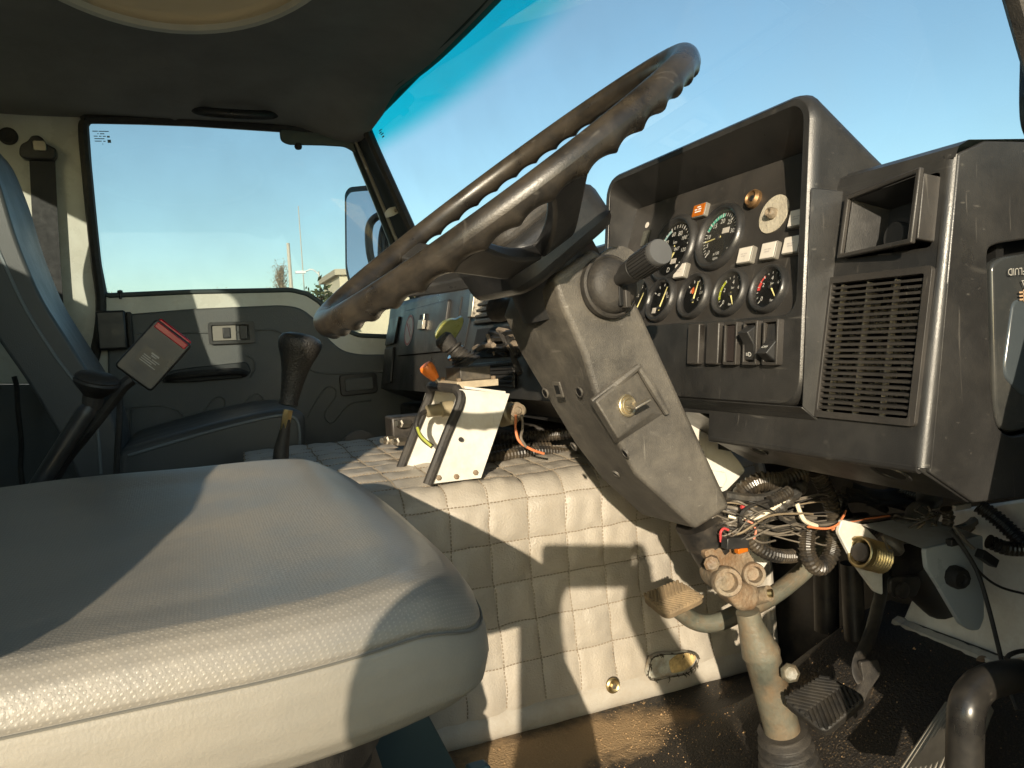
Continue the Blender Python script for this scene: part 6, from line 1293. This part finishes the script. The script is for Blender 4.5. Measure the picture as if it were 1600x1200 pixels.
for s, tips in (('L', [(-0.110, -0.012, 0.030), (-0.102, -0.008, 0.036), (-0.094, -0.006, 0.034), (-0.118, -0.010, 0.018)]), ('R', [(0.032, -0.028, 0.026), (0.026, -0.026, 0.020), (0.034, -0.022, 0.008), (0.020, -0.034, 0.030)])):
    for i, tpt in enumerate(tips):
        h = J['ha' + s]; m_ = h.lerp(Vector(tpt), 0.5) + Vector((-0.012 if s == 'L' else 0.012, -0.006, 0.0)); j('f%s%da' % (s, i), m_, 0.0095, 'ha' + s); j('f%s%db' % (s, i), tpt, 0.008, 'f%s%da' % (s, i))
    h = J['ha' + s]; j('t' + s, h + Vector((0.022 if s == 'L' else -0.02, -0.012, 0.012)), 0.010, 'ha' + s)
nm = list(J); bme = bpy.data.meshes.new('body'); bme.from_pydata([J[n] for n in nm], [(nm.index(a), nm.index(b)) for a, b in E_], [])
bo_ = bpy.data.objects.new('body', bme); COL.objects.link(bo_); attach(bo_, pe)
sk = bo_.modifiers.new('skin', 'SKIN'); sk.use_smooth_shade = True
for i, n in enumerate(nm): bme.skin_vertices[0].data[i].radius = (RAD[n], RAD[n] * (0.75 if n in ('chest', 'waist', 'pelvis') else 1.0)); bme.skin_vertices[0].data[i].use_root = (n == 'pelvis')
ss = bo_.modifiers.new('sub', 'SUBSURF'); ss.levels = 2; ss.render_levels = 2
clo = bpy.data.materials.new('jacket_and_jeans'); clo.use_nodes = True; t = clo.node_tree
tc = nn(t, 'ShaderNodeTexCoord'); spx = nn(t, 'ShaderNodeSeparateXYZ'); t.links.new(tc.outputs['Object'], spx.inputs[0])
rp = nn(t, 'ShaderNodeValToRGB'); rp.color_ramp.interpolation = 'CONSTANT'
mrn = nn(t, 'ShaderNodeMapRange'); mrn.inputs[1].default_value = -2.0; mrn.inputs[2].default_value = 0.05; t.links.new(spx.outputs[2], mrn.inputs[0]); t.links.new(mrn.outputs[0], rp.inputs[0])
el = rp.color_ramp.elements; el[0].position = 0; el[0].color = (0.03, 0.025, 0.02, 1); el[1].position = 0.045; el[1].color = (0.05, 0.07, 0.12, 1)
for p_, c_ in ((0.46, (0.03, 0.03, 0.035, 1)), (0.935, (0.45, 0.28, 0.20, 1))): e_ = el.new(p_); e_.color = c_
t.links.new(rp.outputs[0], t.nodes['Principled BSDF'].inputs['Base Color']); t.nodes['Principled BSDF'].inputs['Roughness'].default_value = 0.8
bme.materials.append(clo)
skinm = M('skin', (0.45, 0.28, 0.20), 0.5)
hd = MB(zframe((-0.02, -0.44, -0.43), (0, 0, 1))).lathe([(0.0, -0.115), (0.035, -0.108), (0.058, -0.085), (0.070, -0.045), (0.076, 0.0), (0.077, 0.045), (0.066, 0.085), (0.04, 0.108), (0, 0.115)], 28, 1.0, 1.22).obj('head', skinm, pe)
MB().tube([(-0.02, -0.346, -0.42), (-0.02, -0.328, -0.445), (-0.02, -0.340, -0.455)], [0.008, 0.013, 0.010], 10).obj('nose', skinm, hd)
for sx in (-1, 1):
    MB(zframe((-0.02 + sx * 0.078, -0.44, -0.435), (sx, 0, 0))).lathe([(0.014, -0.006), (0.02, 0.0), (0.016, 0.006), (0, 0.004)], 14, 0.8, 1.5).obj('ear', skinm, hd)
    MB(zframe((-0.02 + sx * 0.030, -0.352, -0.425), (sx * 0.2, 1, 0))).lathe([(0.011, -0.004), (0.009, 0.003), (0, 0.005)], 12, 1, 0.6).obj('eye', M('eye_white', (0.6, 0.58, 0.55), 0.2), hd)
MB().tube([(-0.045, -0.356, -0.485), (-0.02, -0.349, -0.487), (0.005, -0.356, -0.485)], [0.003, 0.006, 0.003], 8).obj('mouth', M('lips', (0.35, 0.13, 0.10), 0.5), hd)
MB(zframe((-0.02, -0.452, -0.415), (0, 0, 1))).lathe([(0.080, -0.03), (0.0825, 0.02), (0.080, 0.06), (0.060, 0.095), (0.03, 0.112), (0, 0.115)], 28, 1.0, 1.18).obj('hair', M('dark_hair', (0.02, 0.015, 0.012), 0.6, bump=0.8, bs=300), pe)
